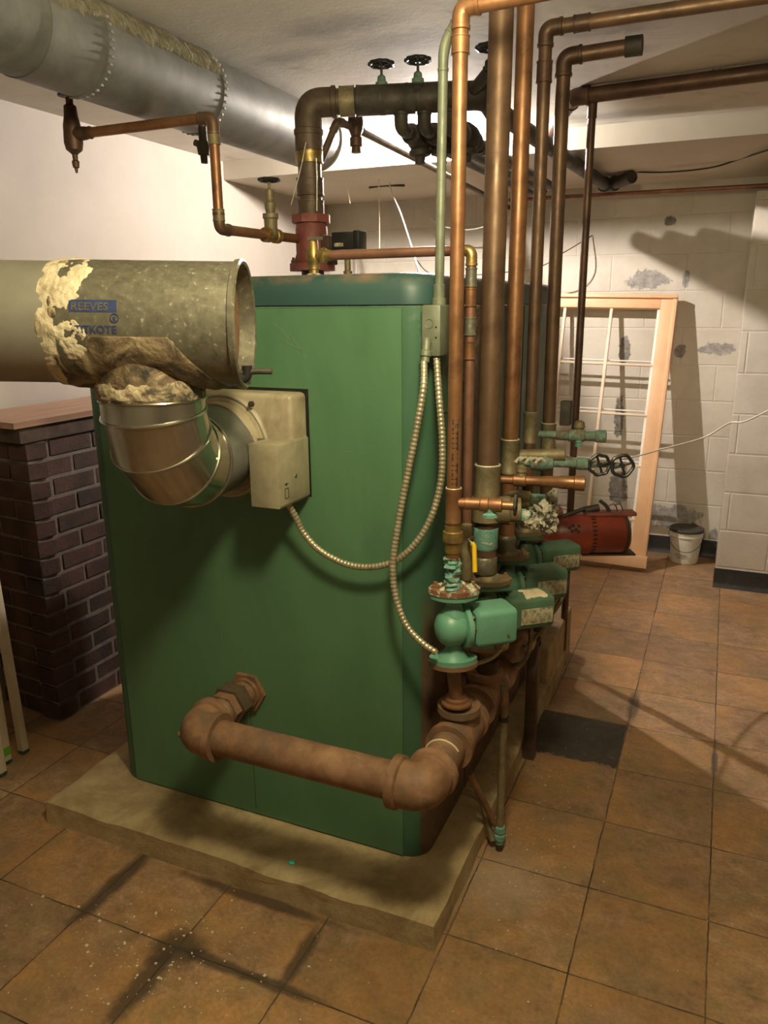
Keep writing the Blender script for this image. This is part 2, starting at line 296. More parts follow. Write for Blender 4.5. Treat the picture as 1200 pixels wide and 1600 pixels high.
def m_block(name, ox, oz, patches):
    """painted concrete block, faces the room along -Y"""
    t = NT(name)
    sx = t.node('ShaderNodeSeparateXYZ'); t.link(t.pos(), sx.inputs[0])
    cb = t.node('ShaderNodeCombineXYZ'); t.link(sx.outputs['X'], cb.inputs[0]); t.link(sx.outputs['Z'], cb.inputs[1])
    mp = t.node('ShaderNodeMapping'); mp.inputs['Location'].default_value = (ox + 8.0, oz + 4.0, 0)
    t.link(cb.outputs[0], mp.inputs['Vector'])
    br = t.node('ShaderNodeTexBrick'); br.offset = 0.5
    t.link(mp.outputs[0], br.inputs['Vector'])
    br.inputs['Scale'].default_value = 1.0; br.inputs['Brick Width'].default_value = 0.4; br.inputs['Row Height'].default_value = 0.2
    br.inputs['Mortar Size'].default_value = 0.006; br.inputs['Mortar Smooth'].default_value = 0.6
    c = t.ramp(t.noise(3.5, 7, 0.65, 0.3, t.pos()), [(0.25, (0.45, 0.40, 0.33)), (0.55, (0.56, 0.51, 0.43)), (0.8, (0.62, 0.57, 0.48))])
    pits = t.ramp(t.noise(55, 6, 0.75, 0, t.pos()), [(0.68, 0.0), (0.74, 0.7)])
    area = t.ramp(t.noise(2.2, 4, 0.6, 0, t.pos()), [(0.5, 0.0), (0.62, 1.0)])
    c = t.mix(t.math('MULTIPLY', pits, area), c, (0.16, 0.14, 0.12))
    c = t.mix(t.math('MULTIPLY', br.outputs['Fac'], 0.22), c, (0.70, 0.66, 0.56))
    for (p, r, s, d) in patches:
        m = t.blob(p, r, 0.15, 0.9, 22, s)
        pc = t.ramp(t.noise(30, 6, 0.7, 0, t.pos()), [(0.35, (0.08 + d, 0.07 + d, 0.062 + d)), (0.65, (0.26 + d, 0.235 + d, 0.20 + d))])
        c = t.mix(m, c, pc)
    t.color(c); t.val('Roughness', 0.62)
    h = t.math('ADD', t.math('MULTIPLY', t.noise(60, 7, 0.75, 0, t.pos()), 0.6), t.math('MULTIPLY', br.outputs['Fac'], -1.0))
    t.bump(h, 0.55, 0.006)
    return t.m
pb = []
for (x, y, r, s, d) in ((1010, 437, 0.085, (0.7, 1, 1.6), 0.10), (975, 548, 0.07, (2.0, 1, 0.8), 0.02), (967, 655, 0.09, (3.0, 1, 0.7), 0.0), (965, 765, 0.09, (1.6, 1, 0.9), 0.02),
                       (1062, 548, 0.045, (1.5, 1, 1), 0.05), (1120, 545, 0.07, (0.8, 1, 2.0), 0.1), (1050, 808, 0.10, (0.6, 1, 1.3), 0.12), (1048, 345, 0.03, (1, 1, 1), 0.0), (1072, 435, 0.04, (2, 1, 0.8), 0.1),
                       (1085, 825, 0.03, (1, 1, 0.8), -0.05), (1115, 835, 0.05, (2, 1, 1), 0.1), (600, 330, 0.35, (1, 1, 1.6), -0.02), (700, 300, 0.3, (1, 1, 2), 0.02)):
    q = at(x, y, Y=4.7); pb.append(((q.x, q.y, q.z), r, s, d))
M['block'] = m_block('painted_block_wall', 0.03, 0.09, pb[:11])
M['block_near'] = m_block('painted_block_pier', 0.10, 0.09, [])

def m_plain(name, stops, scale, bump, rough=0.75, stain=None):
    t = NT(name)
    c = t.ramp(t.noise(scale, 8, 0.65, 0.4, t.pos()), stops)
    if stain:
        c = t.mix(t.ramp(t.noise(stain[1], 7, 0.7, 0.8, t.pos()), [(stain[2], 0.0), (stain[3], 0.7)]), c, stain[0])
        for (p, r, s) in stain[4]:
            c = t.mix(t.math('MULTIPLY', t.blob(p, r, 0.7, 0.5, 8, s), 0.5), c, stain[0])
    t.color(c); t.val('Roughness', rough)
    t.bump(t.noise(25, 7, 0.7, 0, t.pos()), bump, 0.005)
    return t.m
M['plaster'] = m_plain('cream_plaster_wall', [(0.25, (0.35, 0.31, 0.26)), (0.75, (0.40, 0.36, 0.31))], 3, 0.15)
cs = []
for (x, y, r, s) in ((530, 40, 0.16, (0.6, 1.6, 1)), (640, 60, 0.2, (1, 2, 1)), (940, 85, 0.12, (0.6, 2, 1)), (960, 180, 0.2, (0.5, 2, 1)), (450, 90, 0.15, (1, 2, 1))):
    q = at(x, y, Z=2.16); cs.append((tuple(q), r, s))
M['ceiling'] = m_plain('sooty_ceiling_plaster', [(0.25, (0.52, 0.49, 0.43)), (0.75, (0.68, 0.64, 0.56))], 2.2, 0.25, 0.8, ((0.16, 0.145, 0.12), 2.6, 0.56, 0.78, cs))
M['soffit'] = m_plain('cream_painted_beam', [(0.25, (0.50, 0.45, 0.36)), (0.75, (0.58, 0.53, 0.43))], 3, 0.15)

def m_concrete():
    t = NT('stained_concrete')
    c = t.ramp(t.noise(7, 9, 0.7, 0.3, t.pos()), [(0.25, (0.27, 0.19, 0.095)), (0.5, (0.46, 0.34, 0.185)), (0.75, (0.58, 0.46, 0.28))])
    c = t.mix(t.ramp(t.noise(3, 6, 0.7, 0.5, t.pos()), [(0.50, 0.0), (0.66, 0.65)]), c, (0.16, 0.11, 0.058))
    c = t.mix(t.ramp(t.noise(70, 4, 0.7, 0, t.pos()), [(0.66, 0.0), (0.74, 0.7)]), c, (0.42, 0.37, 0.27))
    t.color(c); t.val('Roughness', 0.85)
    t.bump(t.noise(28, 9, 0.75, 0, t.pos()), 0.8, 0.012)
    return t.m
M['concrete'] = m_concrete()

def m_brick():
    t = NT('dark_red_brick_faces')
    oi = t.node('ShaderNodeNewGeometry')
    c = t.ramp(t.noise(6.5, 3, 0.5, 0, t.pos()), [(0.30, (0.022, 0.012, 0.009)), (0.48, (0.058, 0.026, 0.018)), (0.6, (0.085, 0.038, 0.028)), (0.75, (0.12, 0.062, 0.048))])
    c = t.mix(t.ramp(t.noise(60, 6, 0.7, 0, t.pos()), [(0.5, 0.0), (0.75, 0.5)]), c, (0.05, 0.03, 0.025))
    t.color(c); t.val('Roughness', 0.85); t.bump(t.noise(90, 6, 0.7, 0, t.pos()), 0.6, 0.004)
    return t.m
M['brick'] = m_brick()
M['mortar'] = mottled('grey_mortar', [(0.3, (0.12, 0.10, 0.08)), (0.7, (0.21, 0.18, 0.14))], 30, (0.85, 0.95), 0.0, 0.5)
def m_wood():
    t = NT('worn_brown_board')
    mp = t.node('ShaderNodeMapping'); mp.inputs['Scale'].default_value = (6, 0.6, 6); t.link(t.pos(), mp.inputs['Vector'])
    c = t.ramp(t.noise(5, 7, 0.65, 0.5, mp.outputs[0]), [(0.3, (0.22, 0.12, 0.075)), (0.6, (0.34, 0.20, 0.13)), (0.8, (0.42, 0.27, 0.18))])
    t.color(c); t.val('Roughness', 0.5); t.bump(t.noise(20, 5, 0.6, 0, mp.outputs[0]), 0.1, 0.002)
    return t.m
M['board'] = m_wood()
def m_emit():
    m = bpy.data.materials.new('glowing_lamp_glass'); m.use_nodes = True
    n = m.node_tree.nodes; n.remove(n['Principled BSDF'])
    e = n.new('ShaderNodeEmission'); e.inputs[0].default_value = (1.0, 0.90, 0.82, 1); e.inputs[1].default_value = BULB_STRENGTH
    m.node_tree.links.new(e.outputs[0], n['Material Output'].inputs[0])
    return m
M['glow'] = m_emit()

# ------------------------------------------------------------------ object helpers
def tag(o, label=None, cat=None, group=None, kind=None):
    if label: o['label'] = label
    if cat: o['category'] = cat
    if group: o['group'] = group
    if kind: o['kind'] = kind
    return o
def thing(name, label, cat, loc=(0, 0, 0), group=None):
    o = bpy.data.objects.new(name, None); o.empty_display_size = 0.05
    col.objects.link(o); o.location = loc
    return tag(o, label, cat, group)
def origin(o):
    p = V((0, 0, 0))
    while o is not None: p += o.location; o = o.parent
    return p
def frame(d):
    d = V(d).normalized()
    a = V((0, 0, 1)) if abs(d.z) < 0.9 else V((0, 1, 0))
    x = a.cross(d).normalized(); y = d.cross(x)
    return x, y, d

class MB:
    def __init__(s): s.b = bmesh.new()
    def ringtube(s, rings, cap=True, closed=False):
        vs = [[s.b.verts.new(p) for p in r] for r in rings]
        n = len(vs[0]); m = len(vs)
        for i in range(m if closed else m - 1):
            a, c = vs[i], vs[(i + 1) % m]
            for k in range(n):
                s.b.faces.new((a[k], a[(k + 1) % n], c[(k + 1) % n], c[k]))
        if cap and not closed:
            s.b.faces.new(vs[0][::-1]); s.b.faces.new(vs[-1])
        return s
    def tube(s, pts, r, seg=14, cap=True):
        pts = [V(p) for p in pts]
        if not hasattr(r, '__len__'): r = [r] * len(pts)
        rings = []; x = None
        for i, p in enumerate(pts):
            if i == 0: d = pts[1] - p
            elif i == len(pts) - 1: d = p - pts[-2]
            else: d = (pts[i + 1] - p).normalized() + (p - pts[i - 1]).normalized()
            d = d.normalized() if d.length > 1e-9 else V((0, 0, 1))
            if x is None: x, y, _ = frame(d)
            else:
                x = (x - d * x.dot(d)).normalized()
            y = d.cross(x)
            rings.append([p + x * (cos(2 * pi * k / seg) * r[i]) + y * (sin(2 * pi * k / seg) * r[i]) for k in range(seg)])
        return s.ringtube(rings, cap)
    def lathe(s, p, d, prof, seg=20):
        """prof: (distance along d, radius)"""
        x, y, d = frame(d); p = V(p)
        rings = [[p + d * t + x * (cos(2 * pi * k / seg) * max(r, 1e-4)) + y * (sin(2 * pi * k / seg) * max(r, 1e-4)) for k in range(seg)] for t, r in prof]
        return s.ringtube(rings)
    def cyl(s, a, b, r, seg=18): return s.tube([a, b], r, seg)
    def prism(s, p, d, prof2, h, xdir=None):
        """polygon (u,v) in the plane across d, extruded h along d"""
        x, y, d = frame(d)
        if xdir is not None:
            x = (V(xdir) - d * V(xdir).dot(d)).normalized(); y = d.cross(x)
        p = V(p)
        return s.ringtube([[p + x * u + y * v for u, v in prof2], [p + d * h + x * u + y * v for u, v in prof2]])
    def hexa(s, p, d, r, h): return s.prism(p, d, [(r * cos(pi / 3 * k), r * sin(pi / 3 * k)) for k in range(6)], h)
    def box(s, a, b, bev=0.0, rot=0.0, seg=2):
        a, b = V(a), V(b); c = (a + b) / 2; e = b - a
        r = bmesh.ops.create_cube(s.b, size=1.0)
        vs = r['verts']
        mt = Matrix.Translation(c) @ Matrix.Rotation(rot, 4, 'Z') @ Matrix.Diagonal((abs(e.x), abs(e.y), abs(e.z), 1))
        bmesh.ops.transform(s.b, matrix=mt, verts=vs)
        if bev > 0:
            es = list({ed for v in vs for ed in v.link_edges})
            bmesh.ops.bevel(s.b, geom=es, offset=bev, segments=seg, affect='EDGES', profile=0.5)
        return s
    def obox(s, c, x, y, z, ex, ey, ez, bev=0.0, seg=2):
        """oriented box: centre, three axes, three full sizes"""
        r = bmesh.ops.create_cube(s.b, size=1.0); vs = r['verts']
        x, y, z, c = V(x), V(y), V(z), V(c)
        mt = Matrix(((x.x * ex, y.x * ey, z.x * ez, c.x), (x.y * ex, y.y * ey, z.y * ez, c.y), (x.z * ex, y.z * ey, z.z * ez, c.z), (0, 0, 0, 1)))
        bmesh.ops.transform(s.b, matrix=mt, verts=vs)
        if bev > 0:
            es = list({ed for v in vs for ed in v.link_edges})
            bmesh.ops.bevel(s.b, geom=es, offset=bev, segments=seg, affect='EDGES', profile=0.5)
        return s
    def torus(s, c, d, R, r, seg=36, ms=8, lobes=0, amp=0.0, a0=0, a1=2 * pi):
        x, y, d = frame(d); c = V(c); rings = []
        full = abs(a1 - a0 - 2 * pi) < 1e-6
        n = seg if full else seg + 1
        for i in range(n):
            a = a0 + (a1 - a0) * i / seg; q = x * cos(a) + y * sin(a)
            RR = R + amp * cos(lobes * a)
            rings.append([c + q * (RR + r * cos(2 * pi * k / ms)) + d * (r * sin(2 * pi * k / ms)) for k in range(ms)])
        return s.ringtube(rings, True, full)
    def sphere(s, c, r, sc=(1, 1, 1), seg=20):
        m = Matrix.Translation(V(c)) @ Matrix.Diagonal((*sc, 1))
        bmesh.ops.create_uvsphere(s.b, u_segments=seg, v_segments=seg // 2, radius=r, matrix=m)
        return s
    def build(s, name, m, parent=None, sharp=38, label=None):
        bmesh.ops.recalc_face_normals(s.b, faces=s.b.faces)
        me = bpy.data.meshes.new(name)
        o = bpy.data.objects.new(name, me); col.objects.link(o)
        if parent is not None:
            og = origin(parent); bmesh.ops.translate(s.b, vec=-og, verts=s.b.verts)
            o.parent = parent
        s.b.to_mesh(me); s.b.free()
        for p in me.polygons: p.use_smooth = True
        try: me.set_sharp_from_angle(angle=radians(sharp))
        except Exception: pass
        me.materials.append(M[m] if isinstance(m, str) else m)
        if label: o['label'] = label
        return o

def fillet(pts, R, n=8):
    pts = [V(p) for p in pts]; out = [pts[0]]
    for i in range(1, len(pts) - 1):
        a, b, c = pts[i - 1], pts[i], pts[i + 1]
        d1 = (a - b).normalized(); d2 = (c - b).normalized()
        rr = min(R, (a - b).length * 0.49, (c - b).length * 0.49)
        p1 = b + d1 * rr; p2 = b + d2 * rr
        for k in range(n + 1):
            t = k / n
            out.append(p1 * (1 - t) ** 2 + b * 2 * t * (1 - t) + p2 * t * t)
    out.append(pts[-1]); return out
def spline(pts, n=10):
    """Catmull-Rom through the points"""
    pts = [V(p) for p in pts]; P = [pts[0] * 2 - pts[1]] + pts + [pts[-1] * 2 - pts[-2]]; out = []
    for i in range(1, len(P) - 2):
        p0, p1, p2, p3 = P[i - 1:i + 3]
        for k in range(n):
            t = k / n
            out.append(0.5 * ((2 * p1) + (p2 - p0) * t + (2 * p0 - 5 * p1 + 4 * p2 - p3) * t * t + (3 * p1 - p0 - 3 * p2 + p3) * t ** 3))
    out.append(pts[-1]); return out
def resample(pts, step):
    out = [pts[0]]; acc = 0.0
    for a, b in zip(pts, pts[1:]):
        L = (b - a).length
        if L < 1e-9: continue
        t = step - acc
        while t < L: out.append(a + (b - a) * (t / L)); t += step
        acc = (acc + L) % step
    out.append(pts[-1]); return out

def run(root, pts, r, mp, mf=None, bend=1.6, name='pipe', fit='elbow', collar=1.14):
    """straight pipe lengths as one part; a fitting part at every corner"""
    pts = [V(p) for p in pts]
    mb = MB()
    for a, b in zip(pts, pts[1:]): pass
    path = fillet(pts, r * bend * 1.1)
    mb.tube(path, r, 16)
    mb.build(name, mp, root)
    for i in range(1, len(pts) - 1):
        a, b, c = pts[i - 1], pts[i], pts[i + 1]
        d1 = (a - b).normalized(); d2 = (c - b).normalized()
        if d1.dot(d2) < -0.995: continue
        k = r * bend * 1.1
        e = MB(); ext = r * (bend * 1.1 + 0.75)
        e.tube(fillet([b + d1 * ext, b, b + d2 * ext], k), r * collar, 16)
        e.lathe(b + d1 * ext, -d1, [(-0.002, r * 1.02), (-0.001, r * (collar + 0.1)), (r * 0.35, r * (collar + 0.1)), (r * 0.4, r * collar)], 16)
        e.lathe(b + d2 * ext, -d2, [(-0.002, r * 1.02), (-0.001, r * (collar + 0.1)), (r * 0.35, r * (collar + 0.1)), (r * 0.4, r * collar)], 16)
        e.build(fit, mf or mp, root)

def coupling(root, p, d, r, L, m='bronze', name='coupling', rim=None):
    d = V(d).normalized(); p = V(p) - d * (L / 2)
    R = r * 1.16
    MB().lathe(p, d, [(0, r), (0, R + .001), (L * .08, R + .001), (L * .1, R), (L * .9, R), (L * .92, R + .001), (L, R + .001), (L, r)], 20).build(name, m, root)
    if rim:
        MB().torus(p + d * L, d, R * 0.97, r * 0.09, 24, 6).build('solder_ring', rim, root)

def handwheel(root, p, d, R, m='black', name='handwheel', lobes=8):
    mb = MB(); x, y, dd = frame(d); p = V(p)
    mb.torus(p, d, R, R * 0.17, 56, 8, lobes, R * 0.05)
    for k in range(4):
        a = k * pi / 2 + 0.3; q = x * cos(a) + y * sin(a)
        mb.tube([p, p + q * R], R * 0.12, 8)
    mb.lathe(p - dd * R * 0.2, dd, [(0, R * 0.25), (R * 0.4, R * 0.25)], 12)
    return mb.build(name, m, root)

def flex(root_or_none, pts, r, m, name='armoured_cable', step=0.0092, n=10):
    pts = resample(spline(pts, n), step / 4)
    rr = [r * (0.80 + 0.20 * abs(sin(pi * i / 4))) for i in range(len(pts))]
    return MB().tube(pts, rr, 12).build(name, m, root_or_none, sharp=60)

def bolt(root, p, d, r=0.006, h=0.008, m='rust', name='bolt'):
    mb = MB(); mb.hexa(p, d, r, h * 0.7); mb.cyl(V(p), V(p) + V(d).normalized() * h * 1.25, r * 0.5, 8)
    return mb.build(name, m, root)

def lump(b, c, r, amp, seed, sc=(1, 1, 1)):
    t = bmesh.ops.create_icosphere(b.b, subdivisions=4, radius=1.0)
    for v in t['verts']:
        n = v.co.normalized()
        h = r + amp * (noise.noise(n * 1.7 + V((seed, 0, 0))) * 1.4 + noise.noise(n * 4.5 + V((0, seed, 0))) * .8 + noise.noise(n * 11) * .25)
        v.co = V(c) + V((n.x * sc[0], n.y * sc[1], n.z * sc[2])) * h
def copy_tree(o, parent=None):
    c = o.copy(); col.objects.link(c); c.parent = parent
    for ch in list(o.children): copy_tree(ch, c)
    return c
def text_mesh(body, size, name='lettering_source'):
    cu = bpy.data.curves.new(name, 'FONT'); cu.body = body; cu.size = size; cu.resolution_u = 3; cu.offset = size * 0.022
    o = bpy.data.objects.new(name, cu); col.objects.link(o)
    bpy.context.view_layer.update()
    me = bpy.data.meshes.new_from_object(o)
    bpy.data.objects.remove(o); bpy.data.curves.remove(cu)
    return me
def text_on_cyl(root, name, m, body, size, p, ax, out, R, stretch=1.0, v_along=False, bold=0.0):
    """letters wrapped on a cylinder: ax = direction of reading, out = outward normal at the text's origin"""
    me = text_mesh(body, size)
    ax = V(ax).normalized(); out = V(out); out = (out - ax * out.dot(ax)).normalized(); upv = out.cross(ax) if not v_along else None
    b = bmesh.new(); b.from_mesh(me); bpy.data.meshes.remove(me)
    up_ = out.cross(ax)
    if up_.z < 0 and abs(up_.z) > 0.3: up_ = -up_
    for v in b.verts:
        u, w_ = v.co.x * stretch, v.co.y
        if v_along:      # cylinder axis = reading direction too
            pass
        a = w_ / R
        v.co = V(p) + ax * u + (out * cos(a) + up_ * sin(a)) * (R + 0.0008) - out * 0
    bmesh.ops.triangulate(b, faces=b.faces)
    mb = MB(); mb.b.free(); mb.b = b
    return mb.build(name, m, root)

# ------------------------------------------------------------------ the room
CEIL = 2.16
XL, YB, XR, YN = -2.43, 4.70, 2.3, -1.3
def struct(name, m, fn):
    mb = MB(); fn(mb); return tag(mb.build(name, m), kind='structure')
struct('floor', 'floor', lambda b: b.box((XL - .2, YN - .2, -0.1), (XR + .2, YB + .2, 0)))
struct('ceiling', 'ceiling', lambda b: b.box((XL - .2, YN - .2, CEIL), (XR + .2, YB + .2, CEIL + .1)))
struct('wall_left', 'plaster', lambda b: b.box((XL - .15, YN, 0), (XL, YB, CEIL)))
struct('wall_back', 'block', lambda b: b.box((XL, YB, 0), (XR, YB + .15, CEIL)))
struct('wall_right', 'plaster', lambda b: b.box((XR, YN, 0), (XR + .15, YB, CEIL)))
struct('wall_front', 'plaster', lambda b: b.box((XL, YN - .15, 0), (XR, YN, CEIL)))
SOF = 2.073
struct('wall_pier', 'block_near', lambda b: b.box((0.068, 4.19, 0), (XR, YB, 1.945), 0.004))
struct('trim_1', 'soffit', lambda b: b.box((XL, 3.555, SOF), (XR, YB, CEIL)))
def cove(b, x0, x1, y):
    pr_ = [(0, 0), (0.018, 0), (0.010, 0.008), (0.005, 0.03), (0.004, 0.10), (0, 0.102)]
    b.ringtube([[V((x, y - u, z)) for u, z in pr_] for x in (x0, x1)])
struct('baseboard_back', 'black_rubber', lambda b: cove(b, XL, 0.066, YB))
struct('baseboard_right', 'black_rubber', lambda b: cove(b, 0.060, XR, 4.19))

# concrete pad under the boiler: worn, rounded edges
def pad():
    b = MB(); z1 = 0.08
    x0, x1, y0, y1 = -1.675, -0.483, 1.372, 3.06
    b.box((x0, y0, 0), (x1, y1, z1), 0.0)
    bmesh.ops.subdivide_edges(b.b, edges=b.b.edges[:], cuts=40, use_grid_fill=True)
    for v in b.b.verts:
        p = v.co; n = noise.noise(p * 9) * 0.006 + noise.noise(p * 30) * 0.002
        ex = min(p.x - x0, x1 - p.x); ey = min(p.y - y0, y1 - p.y)
        if p.z > 0.06:
            e = min(ex, ey)
            if e < 0.03: v.co.z -= (0.03 - e) * 0.35 + abs(n)
            else: v.co.z += n * 0.35
        if ex < 0.002: v.co.x += n * (1 if p.x < -1 else -1)
        if ey < 0.002: v.co.y += n
    return b.build('concrete_pad', 'concrete')
tag(pad(), 'low worn concrete pad under the tall green boiler', 'concrete pad')
b = MB(); b.box((-0.58, 2.62, 0.0), (-0.49, 3.10, 0.21), 0.012)
for v in b.b.verts: v.co += V((noise.noise(v.co * 12), noise.noise(v.co * 12 + V((5, 0, 0))), 0)) * 0.006
tag(b.build('concrete_block', 'concrete'), 'rough raised concrete block at the far end of the pad', 'concrete block')

# ------------------------------------------------------------------ boiler
BX0, BX1, BY0, BY1, BZ0, BZ1 = -1.55, -0.575, 1.552, 2.94, 0.08, 1.443
def rrect(x0, x1, y0, y1, r, n=8):
    out = []
    for (cx, cy, a) in ((x1 - r, y1 - r, 0), (x0 + r, y1 - r, pi / 2), (x0 + r, y0 + r, pi), (x1 - r, y0 + r, 3 * pi / 2)):
        for k in range(n + 1):
            t = a + pi / 2 * k / n; out.append((cx + r * cos(t), cy + r * sin(t)))
    return out
boiler = thing('boiler', 'tall dark green sheet-metal boiler on a concrete pad', 'boiler', (-1.06, 2.24, 0.08))
pf = rrect(BX0, BX1, BY0, BY1, 0.06)
MB().ringtube([[V((x, y, z)) for x, y in pf] for z in (BZ0, BZ1)]).build('jacket', 'boiler', boiler)
# top cover with rolled edge and a shadow gap under it
b = MB()
rings = []
for z, ins in ((1.4435, 0.004), (1.4465, -0.002), (1.475, -0.002), (1.495, 0.004), (1.506, 0.014), (1.512, 0.03)):
    rings.append([V((x, y, z)) for x, y in rrect(BX0 + ins, BX1 - ins, BY0 + ins, BY1 - ins, 0.062 - min(ins, 0.0))])
b.ringtube(rings).build('top_cover', 'cover', boiler)
# flat front panel around the flue opening
b = MB(); px0, px1 = -1.49, -0.632; hx0, hx1, hz0, hz1 = -1.22, -0.862, 1.008, 1.262
for (xa, xb, za, zb) in ((px0, px1, 0.085, hz0), (px0, hx0, hz0, hz1), (hx1, px1, hz0, hz1), (px0, px1, hz1, 1.4395)):
    b.box((xa, 1.5475, za), (xb, 1.553, zb))
b.build('front_panel', 'boiler_front', boiler)
MB().box((hx0, 1.549, hz0), (hx1, 1.5535, hz1)).build('flue_opening', 'black', boiler)
b = MB()
for (x0_, y0_, x1_, y1_) in ((574, 1148, 578, 1172), (428, 505, 452, 530), (436, 530, 470, 548), (452, 520, 478, 560), (344, 968, 346, 1003), (385, 1035, 386, 1052), (540, 705, 552, 708)):
    pa, pb = at(x0_, y0_, Y=1.5474), at(x1_, y1_, Y=1.5474); MB().tube([pa, (pa + pb) / 2 + V((.001, 0, .0006)), pb], .0006, 5).build('scratch', 'boiler_scratch', boiler)
MB().box((-1.0715, 1.5470, 0.10), (-1.0700, 1.5478, 0.42)).build('panel_seam', 'rust_dark', boiler)
# jacket side seams
b = MB()
for y in (1.88, 2.40): b.box((BX1 - .002, y, .1), (BX1 + .0015, y + .002, 1.44))
b.box((BX1 - .002, 1.62, 1.205), (BX1 + .0012, 2.0, 1.2065))
b.build('side_seam', 'rust_dark', boiler)
# cast draught hood outlet, beige
HC = at(350, 697, Y=1.47)
hood = MB().box((-1.19, 1.478, 1.02), (-0.868, 1.552, 1.256), 0.012, seg=3).build('flue_hood', 'beige', boiler)
b = MB(); b.lathe(HC + V((0, 0.012, 0)), (0, -1, 0), [(0, 0.12), (0.012, 0.122), (0.016, 0.118), (0.018, 0.104), (0.05, 0.104)], 48)
ring = b.build('hood_collar', 'beige', hood)
MB().torus(HC + V((0, -0.003, 0)), (0, 1, 0), 0.117, 0.003, 60, 6).build('bead', 'galv_smooth', ring)
for (x, y) in ((394, 631), (397, 686)):
    q = at(x, y, Y=1.465); bolt(hood, q, (0, -1, 0), 0.007, 0.01, 'rust_dark')
# return tapping boss
RZ = 0.461
BO = at(388, 1078, Y=1.55)

# ------------------------------------------------------------------ control box by the hood
cb = thing('control_box', 'small grey-beige steel control box hanging by the flue outlet', 'control box', (-0.89, 1.45, 1.02))
bx = MB().box((-0.936, 1.402, 1.013), (-0.863, 1.54, 1.156), 0.003)
bx = bx.build('box_body', 'beige_box', cb)
MB().box((-0.8645, 1.404, 1.018), (-0.861, 1.538, 1.153), 0.001).build('cover', 'beige_box', cb)
MB().lathe((-0.8615, 1.475, 1.075), (1, 0, 0), [(0, 0.005), (0.002, 0.005), (0.003, 0.003)], 12).build('screw', 'galv_bright', cb)
b = MB()
yy, zz = 1.425, 1.032
b.box((-0.8612, yy, zz), (-0.8604, yy + .016, zz + .0015)); b.box((-0.8612, yy, zz + .022), (-0.8604, yy + .016, zz + .0235))
b.box((-0.8612, yy, zz), (-0.8604, yy + .0015, zz + .0235)); b.box((-0.8612, yy + .0145, zz), (-0.8604, yy + .016, zz + .0235))
b.box((-0.8612, yy - .001, zz + .032), (-0.8604, yy + .017, zz + .0335)); b.box((-0.8612, yy + .006, zz + .028), (-0.8604, yy + .009, zz + .036))
b.build('stencil_mark', 'ink_black', cb)
q = at(372, 684, Y=1.46)
MB().box((-0.99, 1.455, 1.132), (-0.93, 1.463, 1.158), 0.001).build('mounting_bracket', 'galv', cb)

# ------------------------------------------------------------------ flue
FR = 0.1135
fa, fb = V((-1.251, 1.074, 1.421)), V((-0.83, 1.255, 1.411))
fd = (fb - fa).normalized()
fe = fb                                    # open end
flue = thing('flue_pipe', 'long horizontal galvanised flue pipe smeared with cream cement', 'flue pipe', tuple(fa))
jx = atd(92, 505, 1.44); sj = (jx - fa).dot(fd) + 0.047
def fp(s): return fa + fd * s
b = MB(); b.tube([fp(-0.85), fp(sj)], FR * 0.975, 56, cap=False)
b.build('inner_length', 'galv_smooth', flue)
# tee body, open at the right end, thin wall
b = MB()
x_, y_, d_ = frame(fd)
S1 = (fe - fa).dot(fd)
def ringat(s, R, n=64): return [fp(s) + x_ * (cos(2 * pi * k / n) * R) + y_ * (sin(2 * pi * k / n) * R) for k in range(n)]
b.ringtube([ringat(sj - .01, FR), ringat(S1 - .012, FR), ringat(S1 - .010, FR + .004), ringat(S1, FR + .005), ringat(S1 + .003, FR + .001), ringat(S1 + .001, FR - .004), ringat(S1 - .07, FR - .004)], cap=False)
b.build('tee_body', 'galv', flue)
b = MB(); b.ringtube([ringat(S1 - .03, FR - .006), ringat(S1 - .032, FR - .006)])
dm = b.build('damper_plate', 'rust', flue, label='rusty plate inside the open end')
q = fp(S1 - .028)
MB().tube([q - V((0, 0, .09)), q - V((0, 0, .085)) + fd * 0.045, q - V((0, 0, .085)) + fd * 0.075], 0.006, 10).build('damper_pin', 'iron', flue)
MB().tube(fillet([fp(S1 - .03) + V((0, 0, -.1)), fp(S1 - .0) + V((0, 0, -.098)), fp(S1 - .0) + V((0, 0, -.075))], .01), 0.010, 10).build('latch', 'black', flue)
# branch down to the elbow
BR = V((-0.999, 1.183, 1.0)); sB = (V((BR.x, BR.y, 1.416)) - fa).dot(fd); BC = fp(sB)
ER = 0.098
b = MB(); b.tube([BC + V((0, 0, -.03)), BC + V((0, 0, -0.142))], [ER + .002, ER + .002], 48, cap=False)
b.build('branch', 'putty_brown', flue)
# saddle collar of the branch, cement-smeared
outv = V((fd.y, -fd.x, 0)).normalized()
b = MB(); rr = []
N = 96
for j, rho in enumerate((ER - .004, ER + .004, ER + .012, ER + .02, ER + .028, ER + .036, ER + .040)):
    ring_ = []
    for k in range(N):
        a = 2 * pi * k / N; u = rho * 1.12 * cos(a); v = rho * sin(a); R = FR
        vv = max(-R * 0.985, min(R * 0.985, v * 0.985 * R / (ER + .02)))
        q = BC + fd * u + outv * vv - V((0, 0, 1)) * sqrt(R * R - vv * vv)
        n_ = (q - BC - fd * u).normalized()
        lift = (0.006, 0.007, 0.006, 0.006, 0.004, 0.002, -0.003)[j]
        lift += noise.noise(V((a * 3, rho * 60, 1))) * 0.0035
        ring_.append(q + n_ * lift)
    rr.append(ring_)
b.ringtube(rr, cap=False); b.build('saddle_collar', 'putty_brown', flue)
